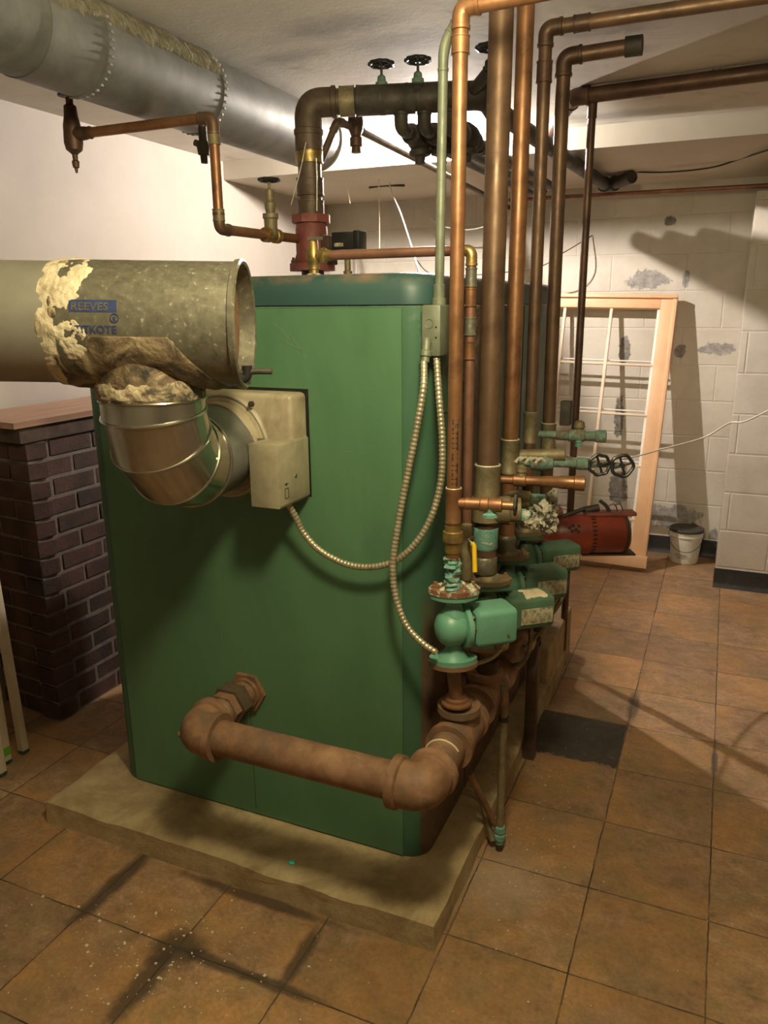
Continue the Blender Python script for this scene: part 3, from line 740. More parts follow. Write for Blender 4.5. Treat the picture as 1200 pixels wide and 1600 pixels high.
# crust of cement round the branch and round the slip joint: lumpy, sinks under the metal where it thins out
def crust(root, path, R, n, amp, thr, m, name, seed, m_steps, fq=28):
    b = MB(); rings = []
    for i in range(m_steps + 1):
        t = i / m_steps; c, dd = path(t); x, y, d = frame(dd); rg = []
        edge = 1 - abs(2 * t - 1) ** 3
        for k in range(n):
            a = 2 * pi * k / n
            q = x * cos(a) + y * sin(a)
            p = c + q * R
            h = noise.fractal(p * fq + V((seed, 0, 0)), 0.7, 2.1, 4) + edge * 0.75 - thr
            h2 = max(-0.004, min(amp, h * amp * 1.2)) + (noise.noise(p * 150) * 0.0012 if h > 0 else 0)
            rg.append(c + q * (R + h2))
        rings.append(rg)
    b.ringtube(rings, cap=False)
    return b.build(name, m, root, sharp=30)
crust(flue, lambda t: (fp(sj - 0.042 + 0.090 * t), fd), FR * 0.998, 220, 0.0035, 0.60, 'putty', 'joint_cement', 3.0, 44, 14)
crust(flue, lambda t: (BC + V((0, 0, -0.098 - 0.045 * t)), V((0, 0, -1))), ER + .002, 130, 0.006, 0.60, 'putty_dirty', 'branch_cement', 8.0, 22, 22)
crust(flue, lambda t: (fp(sB - 0.14 + 0.02 * t), fd), FR * 0.99, 150, 0.004, 0.7, 'putty_brown', 'cement_smear', 5.0, 10, 20)
# printed lettering on the tee
def ff(px, py):            # nearest point of the flue surface seen at a pixel -> (s, angle)
    d = ray(px, py).normalized(); o = CAM - fa
    dp = d - fd * d.dot(fd); op = o - fd * o.dot(fd)
    A, B, C_ = dp.dot(dp), 2 * dp.dot(op), op.dot(op) - FR * FR
    t = (-B - sqrt(max(B * B - 4 * A * C_, 0))) / (2 * A)
    p = CAM + d * t; s_ = (p - fa).dot(fd); n_ = p - fp(s_)
    return s_, atan2(n_.z, n_.dot(outv))
def cyl_letters(name, body, m, px, py, size, st=1.0, lift=0.0008):
    s0, a0 = ff(px, py)
    me = text_mesh(body, size); b = bmesh.new(); b.from_mesh(me); bpy.data.meshes.remove(me)
    upz = fd.cross(outv); upz = upz if upz.z > 0 else -upz
    for v in b.verts:
        a = a0 + v.co.y / FR
        v.co = fp(s0 + v.co.x * st) + (outv * cos(a) + upz * sin(a)) * (FR + lift)
    bmesh.ops.triangulate(b, faces=b.faces)
    mb = MB(); mb.b.free(); mb.b = b
    return mb.build(name, m, flue)
s0, a0 = ff(108, 487); s1, a1 = ff(183, 469)
b = MB(); upz = V((0, 0, 1))
gr = [[b.b.verts.new(fp(s0 + (s1 - s0) * i / 8) + (outv * cos(a0 + (a1 - a0) * j / 6) + upz * sin(a0 + (a1 - a0) * j / 6)) * (FR + 0.0006)) for i in range(9)] for j in range(7)]
for j in range(6):
    for i in range(8): b.b.faces.new((gr[j][i], gr[j][i + 1], gr[j + 1][i + 1], gr[j + 1][i]))
b.build('brand_stamp', 'ink_blue', flue)
cyl_letters('stamp_lettering', 'REEVES', 'galv', 110, 484, 0.0185, 1.12, 0.0012)
b = MB(); b.b.free()
cyl_letters('tee_lettering', "-TiTKOTE", 'ink_blue', 112, 520, 0.0185, 0.98)
cyl_letters('registered_mark', 'R', 'ink_blue', 176, 502, 0.0105, 1.0)
s_, a_ = ff(179, 497); c_ = fp(s_) + (outv * cos(a_) + upz * sin(a_)) * (FR + .0006)
MB().torus(c_, outv * cos(a_) + upz * sin(a_), 0.0072, 0.0008, 24, 6).build('registered_ring', 'ink_blue', flue)

# adjustable elbow from branch to hood
elb = thing('flue_elbow', 'bright segmented galvanised elbow joining flue tee to boiler hood', 'flue elbow', (BR.x, BR.y, 1.14))
E0 = BC + V((0, 0, -0.128)); Z1 = HC.z; E3 = V((HC.x, HC.y + 0.0, Z1))
hy = (V((HC.x, HC.y, 0)) - V((BC.x, BC.y, 0))).normalized()
K = 0.125
c0 = V((BC.x, BC.y, Z1 + K)); 
def arc(t):       # t 0..pi/2
    return V((BC.x, BC.y, Z1 + K)) + hy * (K - K * cos(t)) + V((0, 0, -K * sin(t)))
cuts = [E0, arc(radians(4)), arc(radians(30)), arc(radians(60)), arc(radians(88)), E3 - hy * 0.03]
for i in range(5):
    a, c = cuts[i], cuts[i + 1]
    def tang(j):
        if j == 0: return V((0, 0, -1))
        if j == 5: return hy
        return ((cuts[j + 1] - cuts[j]).normalized() + (cuts[j] - cuts[j - 1]).normalized()).normalized()
    rings = []
    for j, pnt in ((i, a), (i + 1, c)):
        tn = tang(j); xx = hy.cross(V((0, 0, 1))).normalized(); yy_ = tn.cross(xx)
        seg_d = (c - a).normalized(); k_ = 1 / max(0.5, abs(tn.dot(seg_d)))
        rings.append([pnt + xx * (cos(2 * pi * k / 56) * ER) + yy_ * (sin(2 * pi * k / 56) * ER * k_) for k in range(56)])
    b = MB(); b.ringtube(rings, cap=False); g = b.build('elbow_segment', 'galv_bright' if i < 4 else 'galv_duct', elb)
    if i < 4:
        tn = tang(i + 1)
        MB().torus(c, tn, ER + .0005, 0.0036, 72, 8).build('bead', 'galv_bright', g)
MB().torus(E0 + V((0, 0, -.012)), (0, 0, 1), ER + .001, 0.003, 72, 8).build('collar_bead', 'galv_bright', elb)
q = arc(radians(60)) + hy.cross(V((0, 0, 1))) * ER
bolt(elb, q, hy.cross(V((0, 0, 1))), 0.004, 0.005, 'galv_bright', 'rivet')

# ------------------------------------------------------------------ ceiling duct
duct = thing('ceiling_duct', 'large dusty round sheet-metal duct hung under the ceiling', 'duct', (-1.49, 1.5, 2.05))
DX, DZ, DR = -1.49, 2.048, 0.107
def dtube(y0, y1, R, name, m='galv_duct'):
    MB().ringtube([[V((DX + R * cos(2 * pi * k / 48), y, DZ + R * sin(2 * pi * k / 48))) for k in range(48)] for y in (y0, y1)]).build(name, m, duct)
dtube(-1.2, 1.44, DR * 1.0, 'duct_length'); dtube(1.42, 2.06, DR * 1.02, 'duct_length'); dtube(2.04, 2.80, DR, 'duct_length')
for y in (1.60, 2.06):
    b = MB(); b.tube([(DX, y - .012, DZ), (DX, y + .012, DZ)], DR * 1.035, 48); g = b.build('joint_band', 'galv_duct', duct)
    b = MB()
    for k in range(40):
        a = 2 * pi * k / 40; b.box((DX + DR * 1.030 * cos(a) - .003, y - .004, DZ + DR * 1.030 * sin(a) - .003), (DX + DR * 1.030 * cos(a) + .003, y + .004, DZ + DR * 1.030 * sin(a) + .003))
    b.build('band_ticks', 'galv_smooth', g)
MB().torus((DX, 2.80, DZ), (0, 1, 0), DR, 0.004, 48, 8).build('end_bead', 'galv_smooth', duct)
# lint lying along the top shoulder
b = MB(); rr = []
for i in range(700):
    y = 0.6 + 1.45 * i / 699; rg = []
    for k in range(9):
        a = radians(14 + 84 * k / 8); e = 1 - abs(2 * k / 8 - 1) ** 2
        R = DR * 1.025 + e * 0.006 + noise.noise(V((y * 110, k * .5, 0))) * 0.004 + noise.noise(V((y * 9, k * .3, 5))) * .003 - (0.006 if k in (0, 8) else 0)
        if k < 2: a -= (abs(noise.noise(V((y * 130, 3, 0)))) * 0.35 + noise.noise(V((y * 6, 1, 0))) * .25) * (1 - k * .5)
        rg.append(V((DX + R * cos(a), y, min(DZ + R * sin(a), CEIL - .001))))
    rr.append(rg)
vs = [[b.b.verts.new(p) for p in r] for r in rr]
for i in range(699):
    for k in range(8): b.b.faces.new((vs[i][k], vs[i][k + 1], vs[i + 1][k + 1], vs[i + 1][k]))
g = b.build('lint', 'dust', duct); g['kind'] = 'stuff'
for y in (0.9, 1.9, 2.7):
    MB().box((DX - .006, y, DZ + DR * .9), (DX + .006, y + .012, CEIL)).build('hanger', 'galv_duct', duct)

# ------------------------------------------------------------------ supply riser and flow valve on the boiler top
SX, SY = -1.222, 2.25
TOP = 1.512
sup = thing('supply_riser', 'thick brown iron supply pipe rising from the boiler top', 'pipe', (SX, SY, TOP))
mz = 2.035
m_end = V((-0.77, 2.42, mz + .01))
mdir = (m_end - V((SX, SY, mz))).normalized()
run(sup, [(SX, SY, TOP), (SX, SY, mz), V((SX, SY, mz)) + mdir * 0.13], 0.036, 'iron_brown', 'iron_brown', 1.5)
for z, m_ in ((1.80, 'iron_brown'), (1.885, 'brass'), (1.925, 'iron_brown'), (1.735, 'iron_brown')):
    coupling(sup, (SX, SY, z), (0, 0, 1), 0.036, 0.05 if m_ != 'brass' else 0.035, m_)
coupling(sup, V((SX, SY, mz)) + mdir * 0.12, mdir, 0.036, 0.045, 'bronze')
fv = thing('flow_valve', 'dark red flanged iron valve body low on the supply riser', 'valve', (SX, SY, 1.60))
MB().lathe((SX, SY, 1.575), (0, 0, 1), [(0, .037), (0, .052), (.012, .056), (.03, .050), (.10, .050), (.13, .045), (.145, .041)], 28).build('valve_body', 'rust_red', fv)
MB().prism((SX, SY, 1.553), (0, 0, 1), [(0.072 * cos(2 * pi * k / 24) * (1.08 if k % 6 == 0 else 1), 0.072 * sin(2 * pi * k / 24)) for k in range(24)], 0.022).build('lower_flange', 'rust_red', fv)
MB().prism((SX, SY, 1.695), (0, 0, 1), [(0.062 * cos(2 * pi * k / 8), 0.062 * sin(2 * pi * k / 8)) for k in range(8)], 0.024).build('upper_flange', 'rust_red', fv)
for k in range(4):
    a = pi / 4 + k * pi / 2
    bolt(fv, (SX + .062 * cos(a), SY + .062 * sin(a), 1.575), (0, 0, 1), 0.009, 0.014, 'rust_dark')
MB().box((SX + .045, SY - .03, 1.57), (SX + .075, SY + .03, 1.655), 0.004).build('side_lug', 'rust_dark', fv)

# branch off the valve: along -Y, up, then across under the duct
E1 = at(343, 358, X=-1.267); E2 = V((-1.267, E1.y, at(337, 185, X=-1.267).z)); 
LE = at(100, 202, Z=E2.z); LE = V((LE.x, E2.y, E2.z))
ex = thing('expansion_line', 'thin copper line looping from the flow valve under the duct', 'pipe', (E1.x, E1.y, E1.z))
VS = V((SX - .03, SY - .03, 1.648))
run(ex, [VS, V((E1.x, E1.y, E1.z)), E2, LE], 0.0135, 'copper', 'copper_dull', 2.0)
coupling(ex, E2 + V((0, 0, -.05)), (0, 0, 1), 0.0135, 0.03, 'bronze'); coupling(ex, E1 + V((0, 0, .035)), (0, 0, 1), 0.0135, 0.03, 'bronze')
coupling(ex, LE + V((0.015, 0, 0)), (1, 0, 0), 0.0135, 0.04, 'copper_dark')
gv = thing('gate_valve', 'bronze gate valve with black handwheel left of supply riser', 'valve', (-1.26, 2.06, 1.6))
G = at(422, 366, X=-1.262); gd = (VS - E1).normalized(); G = E1 + gd * (G - E1).dot(gd)
MB().lathe(G - gd * .035, gd, [(0, .015), (0, .021), (.02, .021), (.022, .017), (.048, .017), (.05, .021), (.07, .021), (.07, .015)], 16).build('valve_body', 'brass', gv)
MB().lathe(G, (0, 0, 1), [(0, .019), (.045, .020), (.048, .023), (.06, .023), (.062, .013), (.078, .016), (.09, .016), (.094, .010), (.11, .014), (.125, .012), (.128, .004), (.155, .004)], 18).build('bonnet', 'bronze', gv)
handwheel(gv, G + V((0, 0, .152)), (0, 0, 1), 0.028, 'black')
av = thing('air_vent_valve', 'reddish brass vent valve at left end of copper line', 'valve', tuple(LE))
A = LE + V((-.03, 0, 0))
MB().lathe(A + V((0, 0, -.052)), (0, 0, 1), [(0, .008), (.004, .012), (.012, .022), (.03, .026), (.075, .024), (.1, .019), (.125, .017), (.13, .010), (.15, .010)], 18).build('valve_body', 'copper_dark', av)
MB().lathe(A + V((0, 0, -.10)), (0, 0, 1), [(0, .003), (.012, .005), (.015, .009), (.03, .011), (.034, .007), (.048, .008)], 12).build('drain_tip', 'copper_dark', av)
MB().tube([A, A + V((.05, 0, 0))], [.02, .017], 14).build('outlet', 'copper_dark', av)
b = MB(); b.lathe(A + V((0, 0, .095)), (0, 0, 1), [(0, .008), (.003, .03), (.007, .03), (.012, .008)], 20); b.build('escutcheon', 'iron', av)
dv = thing('duct_drain_valve', 'small blackened valve hanging under the duct beside copper elbow', 'valve', (-1.35, 1.9, 1.9))
A = at(318, 228, Y=1.95)
MB().lathe(A + V((0, 0, -.045)), (0, 0, 1), [(0, .010), (.02, .011), (.022, .016), (.045, .02), (.06, .012), (.09, .012), (.1, .010)], 14).build('valve_body', 'iron', dv)
MB().tube([A, A + V((-.025, -.005, 0.01))], .009, 10).build('lever', 'iron', dv)
MB().lathe(A + V((0, 0, .05)), (0, 0, 1), [(0, .008), (.002, .028), (.006, .028), (.01, .008)], 18).build('escutcheon', 'galv_duct', dv)

# relief valve on the boiler top and its discharge pipe
RV = V((-0.877, 1.62, TOP)); rz = at(490, 400, Y=1.62).z
rv = thing('relief_valve', 'small yellow brass relief valve on front of boiler top', 'valve', tuple(RV))
MB().lathe(RV, (0, 0, 1), [(0, .011), (.012, .011), (.014, .014), (.028, .0135), (.032, .016), (.048, .016), (.055, .012), (.075, .011), (.08, .007)], 16).build('valve_body', 'brass', rv)
MB().lathe((RV.x, RV.y, TOP - .001), (0, 0, 1), [(0, .017), (.004, .016), (.006, .011)], 16).build('sealant', 'scale', rv)
MB().lathe((RV.x, RV.y, rz), (1, 0, 0), [(0, .012), (.02, .013), (.022, .017), (.03, .017), (.032, .013), (.045, .012)], 16).build('outlet', 'brass', rv)
MB().box((RV.x - .008, RV.y - .012, rz + .033), (RV.x + .03, RV.y - .008, rz + .040)).build('test_lever', 'galv', rv)
EX = at(737, 395, Y=1.62).x
dp = thing('discharge_pipe', 'thin copper discharge pipe bending down beside the boiler', 'pipe', (EX, 1.62, 0.9))
run(dp, [(RV.x + .04, 1.62, rz), (EX, 1.62, rz), (EX, 1.625, 0.62)], 0.0105, 'copper_red', 'brass', 1.9)
for z, m_ in ((1.50, 'galv'), (1.46, 'copper'), (1.40, 'galv'), (1.35, 'copper')):
    coupling(dp, (EX, 1.62, z), (0, 0, 1), 0.0102, 0.038, m_)
# pressure control
pc = thing('pressure_control', 'small black control box on a brass stem on boiler top', 'control', (-1.05, 2.1, TOP))
q0, q1 = at(523, 391, Y=2.1), at(558, 362, Y=2.1)
MB().box((q0.x, 2.08, q0.z), (q1.x, 2.13, q1.z), 0.003).build('case', 'black', pc)
MB().box((q1.x - .002, 2.076, q0.z), (q1.x + .016, 2.13, q1.z + .002), 0.002).build('case_side', 'black', pc)
MB().box((q0.x + .01, 2.0785, q0.z + .008), (q0.x + .038, 2.08, q0.z + .018)).build('name_plate', 'plate', pc)
qx = at(543, 400, Y=2.1).x
MB().lathe((qx, 2.1, TOP), (0, 0, 1), [(0, .008), (.012, .008), (.013, .012), (.03, .013), (.032, .009), (q0.z - TOP + .002, .009)], 14).build('stem', 'bronze', pc)

# ------------------------------------------------------------------ overhead manifold
mf = thing('supply_manifold', 'thick black iron header pipe crossing under the ceiling', 'pipe', (SX, SY, mz))
Ms = V((SX, SY, mz)) + mdir * 0.135
mlen = (m_end - Ms).length
MB().cyl(Ms, m_end, 0.036, 24).build('pipe', 'iron', mf)
for t in (0.16, 0.36, 0.50, 0.68, 0.86):
    coupling(mf, Ms + mdir * (mlen * t), mdir, 0.036, 0.085 if t != 0.5 else 0.03, 'iron', 'tee')
MB().tube(fillet([m_end - mdir * .03, m_end + mdir * .05, m_end + mdir * .05 + V((0.0, .12, -.02))], .05), 0.040, 20).build('elbow', 'iron', mf)
# five branches running back under the ceiling, each with its own valve
starts = [(0.22, 0.016, 'thin'), (0.42, 0.018, 'a'), (0.62, 0.018, 'b'), (0.84, 0.020, 'c')]
blabels = ['narrow dark branch pipe leaving header beside the supply elbow', 'dark branch pipe under second valve of the header', 'dark branch pipe under third valve of the header', 'dark branch pipe nearest the right end of header']
for i, (t, r, k_) in enumerate(starts[1:]):
    p = Ms + mdir * (mlen * t)
    zb = mz - 0.075
    br_ = thing('branch_pipe', blabels[i + 1], 'pipe', (p.x, p.y, zb), 'branch pipes running back under the ceiling')
    run(br_, [p + V((0, 0, -.03)), V((p.x, p.y, zb)), V((p.x + .02, 3.95, zb + .01))], r, 'iron', 'iron', 1.5)
    cy = p.y + 0.16
    c = V((p.x, cy, zb))
    MB().lathe(c - V((0, .08, 0)), (0, 1, 0), [(0, r), (0, r * 1.75), (.03, r * 1.75), (.035, r * 1.4), (.06, r * 2.2), (.10, r * 2.2), (.12, r * 1.4), (.13, r * 1.75), (.16, r * 1.75), (.16, r)], 16).build('valve_body', 'iron', br_)
    MB().lathe(c, (0, 0, -1), [(0, r * 1.9), (.035, r * 1.7), (.037, r * 2.0), (.05, r * 1.9), (.055, r * 1.0), (.075, r * .9), (.078, r * .3)], 14).build('valve_cap', 'iron', br_)
    coupling(br_, c + V((0, .16, 0)), (0, 1, 0), r, .04, 'iron')
# handwheel valves that stand above the header
for (px, py, lb) in ((596, 100, 'black handwheel valve above header, first from the supply elbow'), (653, 94, 'black handwheel valve above header, with pale green stem stain'), (765, 74, 'black handwheel valve under ceiling behind the thickest riser')):
    c = at(px, py, Z=2.135)
    hv = thing('header_valve', lb, 'valve', (c.x, c.y, 2.06), 'handwheel valves above the header')
    handwheel(hv, c, (0, 0, 1), 0.034, 'black', lobes=9)
    MB().cyl(c, V((c.x, c.y, 2.10)), 0.004, 10).build('stem', 'iron', hv)
    mpt = Ms + mdir * max(0.0, min(mlen, (V((c.x, c.y, 0)) - V((Ms.x, Ms.y, 0))).dot(mdir)))
    MB().lathe((c.x, c.y, 2.106), (0, 0, -1), [(0, .006), (.005, .012), (.018, .013), (.020, .018), (.032, .018), (.034, .012)], 14).build('bonnet', 'verdigris_dull' if px < 700 else 'iron', hv)
    MB().tube([V((c.x, c.y, 2.076)), mpt], .017, 14).build('valve_body', 'iron', hv)

# fitting with the slanting copper line, behind the supply elbow
ft = thing('bypass_line', 'thin dark pipe slanting back past the ceiling duct end', 'pipe', (-1.0, 2.3, 1.95))
zb = 1.965
pA = at(497, 262, Y=2.40); pB = at(527, 189, Y=2.38); pC = at(558, 202, Z=pB.z); pD = at(745, 298, Z=pB.z - .01)
run(ft, [pA, pB, pC, pC + (pD - pC) * ((4.69 - pC.y) / (pD.y - pC.y))], 0.0115, 'iron_brown', 'iron_brown', 1.8)
c = at(556, 200, Z=pB.z)
MB().lathe(c + V((0, 0, .075)), (0, 0, -1), [(0, .018), (.035, .018), (.037, .024), (.06, .026), (.08, .024), (.1, .016), (.105, .020), (.13, .020), (.132, .014), (.15, .016)], 16).build('strainer_body', 'copper_dark', ft)
coupling(ft, c + (pD - c).normalized() * .03, pD - c, .0115, .03, 'iron_brown')
coupling(ft, c - (c - pB).normalized() * .02, c - pB, .0115, .02, 'iron_brown')

# big diagonal line at the back and the dark line it feeds
bd = thing('back_main', 'thick dark pipe running back under the beam, upturned at end', 'pipe', (-0.75, 3.0, 2.03))
z_ = 2.03
p0 = m_end + mdir * .05 + V((0, .10, -.018)); p1 = at(946, 288, Z=z_); p1.y = min(p1.y, 4.5); p2 = at(972, 262, Z=z_)
p1 = V((p1.x, 4.35, z_)); 
run(bd, [p0, at(800, 190, Z=z_), p1, p1 + V((.14, -.16, .012))], 0.030, 'iron', 'iron', 1.4)
rb = thing('overhead_copper', 'dark copper pipe crossing under ceiling to upper right', 'pipe', (-0.5, 2.8, 2.1))
ra = at(897, 152, Z=2.13); rb1 = at(1205, 112, Z=2.13); rd = (rb1 - ra).normalized()
run(rb, [at(853, 216, Z=2.11), ra, rb1 + rd * 1.6], 0.0255, 'copper_dark', 'copper_dark', 1.2)
for s_ in (0.19, 0.21):
    q = ra + rd * (s_ + .25)
    MB().cyl((q.x, q.y, q.z + .01), (q.x, q.y, CEIL), 0.0016, 6).build('hanger_wire', 'iron', rb)
tb = thing('back_wall_copper', 'thin pinkish copper pipe along the top of back wall', 'pipe', (-0.5, 4.5, 2.0))
run(tb, [at(795, 313, Y=4.5), at(1000, 301, Y=4.5), at(1215, 289, Y=4.5)], 0.011, 'copper_red')

# ------------------------------------------------------------------ risers
XH = -0.495
def riser(label, r, low, high, extra, m='copper', mfit='copper_dull', bend=1.5):
    t = thing('riser_pipe', label, 'pipe', tuple(low), 'vertical copper risers beside the boiler')
    run(t, [low, high] + extra, r, m, mfit, bend)
    return t
def on(px, py): return at(px, py, X=XH)
PY = [1.50, 1.752, 1.966, 2.214]
# riser 1
h1 = V((XH, 1.50, at(720, 12, X=XH).z)); 
R1 = riser('bright orange copper riser nearest the camera, elbowing right at top', 0.0142, V((XH, 1.50, 0.86)), h1, [h1 + V((1.3, .0, .03))], 'copper', 'copper')
coupling(R1, (XH, 1.5, h1.z - .06), (0, 0, 1), .0142, .03, 'copper')
for py, L, m_, rim in ((800, .10, 'copper', 'solder'), (826, .028, 'brass', None), (848, .03, 'brass', None)):
    coupling(R1, (XH, 1.5, at(706, py, X=XH).z), (0, 0, 1), .0142, L, m_, rim=rim)
MB().lathe((XH, 1.5, at(706, 822, X=XH).z), (0, 0, -1), [(0, .018), (.012, .018), (.014, .022), (.035, .022), (.037, .018), (.06, .017)], 18).build('union', 'brass', R1)
MB().lathe((XH, 1.5, at(706, 858, X=XH).z), (0, 0, -1), [(0, .016), (.03, .014), (.04, .012)], 16).build('nipple', 'copper', R1)
b = MB()
zt = at(706, 872, X=XH).z
rg = []
for i in range(26):
    z = zt - i * .0032; rg.append([V((XH + (0.0165 + noise.noise(V((cos(k*pi/10)*1.6, sin(k*pi/10)*1.6, i * .45))) * .008 + .0015 * sin(i*1.9+k*.6)) * cos(2 * pi * k / 20), 1.5 + (0.0165 + noise.noise(V((cos(k*pi/10)*1.6, sin(k*pi/10)*1.6, i * .45))) * .008 + .0015 * sin(i*1.9+k*.6)) * sin(2 * pi * k / 20), z)) for k in range(20)])
b.ringtube(rg); b.build('corrosion_crust', 'verdigris', R1, label='bright turquoise corrosion crust')
# riser 2, thick, leaning slightly
l2, u2 = on(757, 895), V((XH, 1.80, 2.16))
u2 = on(783, 40); u2 = l2 + (u2 - l2) * ((2.158 - l2.z) / (u2.z - l2.z))
R2 = riser('thickest copper riser, second from the camera, leaning slightly', 0.0262, l2, u2, [], 'copper_dull')
d2 = (u2 - l2).normalized()
def al2(py): 
    z = on(760, py).z; return l2 + d2 * ((z - l2.z) / d2.z)
coupling(R2, al2(762), d2, .0262, .11, 'bronze', rim='solder')
MB().lathe(al2(795), d2, [(-.03, .030), (-.028, .037), (.028, .037), (.03, .030)], 24).build('union_ring', 'bronze', R2)
MB().lathe(al2(823), -d2, [(0, .031), (.05, .030), (.055, .026)], 20).build('adapter', 'verdigris', R2)
MB().lathe(al2(880), d2, [(-.02, .027), (-.015, .03), (.02, .03), (.024, .027)], 20).build('nipple', 'galv', R2)
# side body (check valve) growing out of riser 2
s2 = al2(795)
MB().lathe(s2 + V((.02, 0, 0)), (1, .3, 0), [(0, .032), (.035, .034), (.04, .030), (.062, .030), (.064, .018)], 20).build('side_outlet', 'bronze', R2)
# riser 3
l3 = V((XH, 1.966, .80)); u3 = V((XH, 1.975, 2.158))
R3 = riser('orange copper riser third from the camera', 0.0205, l3, u3, [], 'copper')
coupling(R3, (XH, 1.966, at(793, 715, X=XH).z), (0, 0, 1), .0205, .09, 'bronze', rim='solder')
coupling(R3, (XH, 1.966, at(791, 800, X=XH).z), (0, 0, 1), .0205, .06, 'bronze')
MB().lathe((XH, 1.966, .84), (0, 0, -1), [(0, .021), (.01, .026), (.03, .023), (.045, .026), (.05, .021)], 18).build('nipple', 'galv', R3)
# riser 4
h4 = V((XH, 2.19, at(849, 38, X=XH).z)); l4 = V((XH, 2.20, .80))
R4 = riser('slim copper riser fourth from the camera, elbowing right under ceiling', 0.0172, l4, h4, [h4 + V((1.4, 0, .0))], 'copper_dull', 'copper_dark')
coupling(R4, (XH, 2.2, at(822, 672, X=XH).z), (0, 0, 1), .0172, .09, 'bronze', rim='verdigris_dull')
coupling(R4, (XH, 2.19, h4.z - .1), (0, 0, 1), .0172, .05, 'copper_dark')
coupling(R4, (XH + .09, 2.19, h4.z), (1, 0, 0), .0172, .04, 'copper_dark')
# riser 5 -> red pump
h5 = V((XH, 2.43, 2.118)); l5 = V((XH, 2.47, .80)); e5 = V((-0.30, 2.44, 2.125))
R5 = riser('dark copper riser at boiler back corner with short blackened crosspiece', 0.0205, l5, h5, [e5], 'copper_dull', 'copper_dark')
coupling(R5, (XH, 2.462, at(850, 690, X=XH).z), (0, 0, 1), .0205, .10, 'bronze', rim='solder')
MB().lathe(e5 - V((.03, 0, 0)), (1, 0, 0), [(0, .0205), (0, .026), (.045, .026), (.045, .02)], 18).build('coupling', 'iron', R5)
# riser 6 - far thin one
zt6 = 2.085; l6 = V((XH, 2.96, 0.0)); u6 = V((XH, 2.945, 2.125))
R6 = riser('thin dark copper drop standing apart, in front of window frame', 0.0140, l6, u6, [], 'copper_dark')
coupling(R6, (XH, 2.945, 2.085), (0, 0, 1), .014, .05, 'copper_dark')
# grey print running up two risers
def vprint(root, txt, size, p, r):
    me = text_mesh(txt, size); b = bmesh.new(); b.from_mesh(me); bpy.data.meshes.remove(me)
    for v in b.verts:
        a = -pi / 2 + 0.45 + (v.co.y - size * .35) / r
        v.co = V(p) + V((cos(a) * (r + .0006), sin(a) * (r + .0006), -v.co.x))
    bmesh.ops.triangulate(b, faces=b.faces)
    mb = MB(); mb.b.free(); mb.b = b; mb.build('stencil_print', 'ink_black', root)
vprint(R1, 'LFLTTTT LL TTLTT', 0.017, (XH, 1.5, at(706, 655, X=XH).z), 0.0142)
b2 = on(766, 478)
q = al2(656); vprint(R2, '101 T L TTLLL', 0.020, (q.x, q.y + .003, q.z), 0.0262)

# ------------------------------------------------------------------ conduit and junction box
jb = thing('junction_box', 'pale green steel junction box on the boiler side corner', 'junction box', (-0.555, 1.58, 1.39))
q0, q1 = at(662, 556, Y=1.56), at(692, 476, Y=1.56)
JX0, JX1, JZ0, JZ1 = q0.x, q1.x, q0.z, q1.z
MB().box((JX0, 1.545, JZ0), (JX1, 1.64, JZ1), 0.004).build('box_body', 'conduit_green', jb)
cx_ = (JX0 + JX1) / 2 - .004
for dz in (0.038, 0.082):
    MB().torus((cx_, 1.5445, JZ1 - dz), (0, 1, 0), 0.0095, 0.0008, 24, 5).build('knockout', 'conduit_green', jb)
for dz in (0.045, 0.066): MB().lathe((JX1 - .009, 1.5448, JZ1 - dz), (0, -1, 0), [(0, .002), (.0006, .002)], 8).build('hole', 'black', jb)
MB().lathe((cx_ - .002, 1.538, JZ0 + .03), (0, -.25, -1), [(-.008, .006), (0, .0095), (.018, .0095), (.02, .012), (.03, .012), (.032, .009), (.042, .009)], 14).build('cable_clamp', 'conduit_green', jb)
cd = thing('conduit_pipe', 'pale green painted conduit rising straight from junction box', 'conduit', (-0.56, 1.6, 1.45))
cxa = at(686, 475, Y=1.59); cxb = at(693, 70, Y=1.59)
run(cd, [V((cxa.x, 1.59, JZ1)), V((cxb.x, 1.59, cxb.z)), at(722, 18, Y=1.61), at(726, 10, Y=1.61) + V((.02, 0, .17))], 0.0098, 'conduit_green', 'conduit_green', 3.5, collar=1.02)
MB().lathe((cxa.x, 1.59, JZ1), (0, 0, 1), [(0, .015), (.012, .015), (.014, .0125), (.04, .0125), (.042, .010)], 14).build('connector', 'conduit_green', cd)

def fl(name_pts, r, m, label, group=None, name='flexible_conduit'):
    o = flex(None, name_pts, r, m, name); return tag(o, label, 'cable', group)
Yc = 1.505
pp = [V((cx_ - .004, 1.528, JZ0 - .008))] + [at(x, y, Y=yy) for x, y, yy in ((661, 610, 1.50), (649, 680, 1.49), (635, 750, 1.485), (622, 820, 1.48), (614, 880, 1.475), (618, 930, 1.47), (634, 975, 1.465), (658, 1003, 1.46), (682, 1020, 1.462))]
fl(pp, 0.0080, 'flex', 'pale armoured cable looping from junction box to the nearest pump')
pp = [V((cx_ + .012, 1.56, JZ0 - .002))] + [at(x, y, Y=yy) for x, y, yy in ((686, 620, 1.54), (691, 690, 1.53), (689, 750, 1.525), (675, 805, 1.515), (650, 848, 1.505), (618, 876, 1.50), (580, 886, 1.50), (540, 881, 1.50), (500, 860, 1.50), (474, 832, 1.495), (462, 808, 1.485))] + [V((-0.885, 1.47, 1.014))]
fl(pp, 0.0080, 'flex', 'pale armoured cable swinging from junction box to the control box')

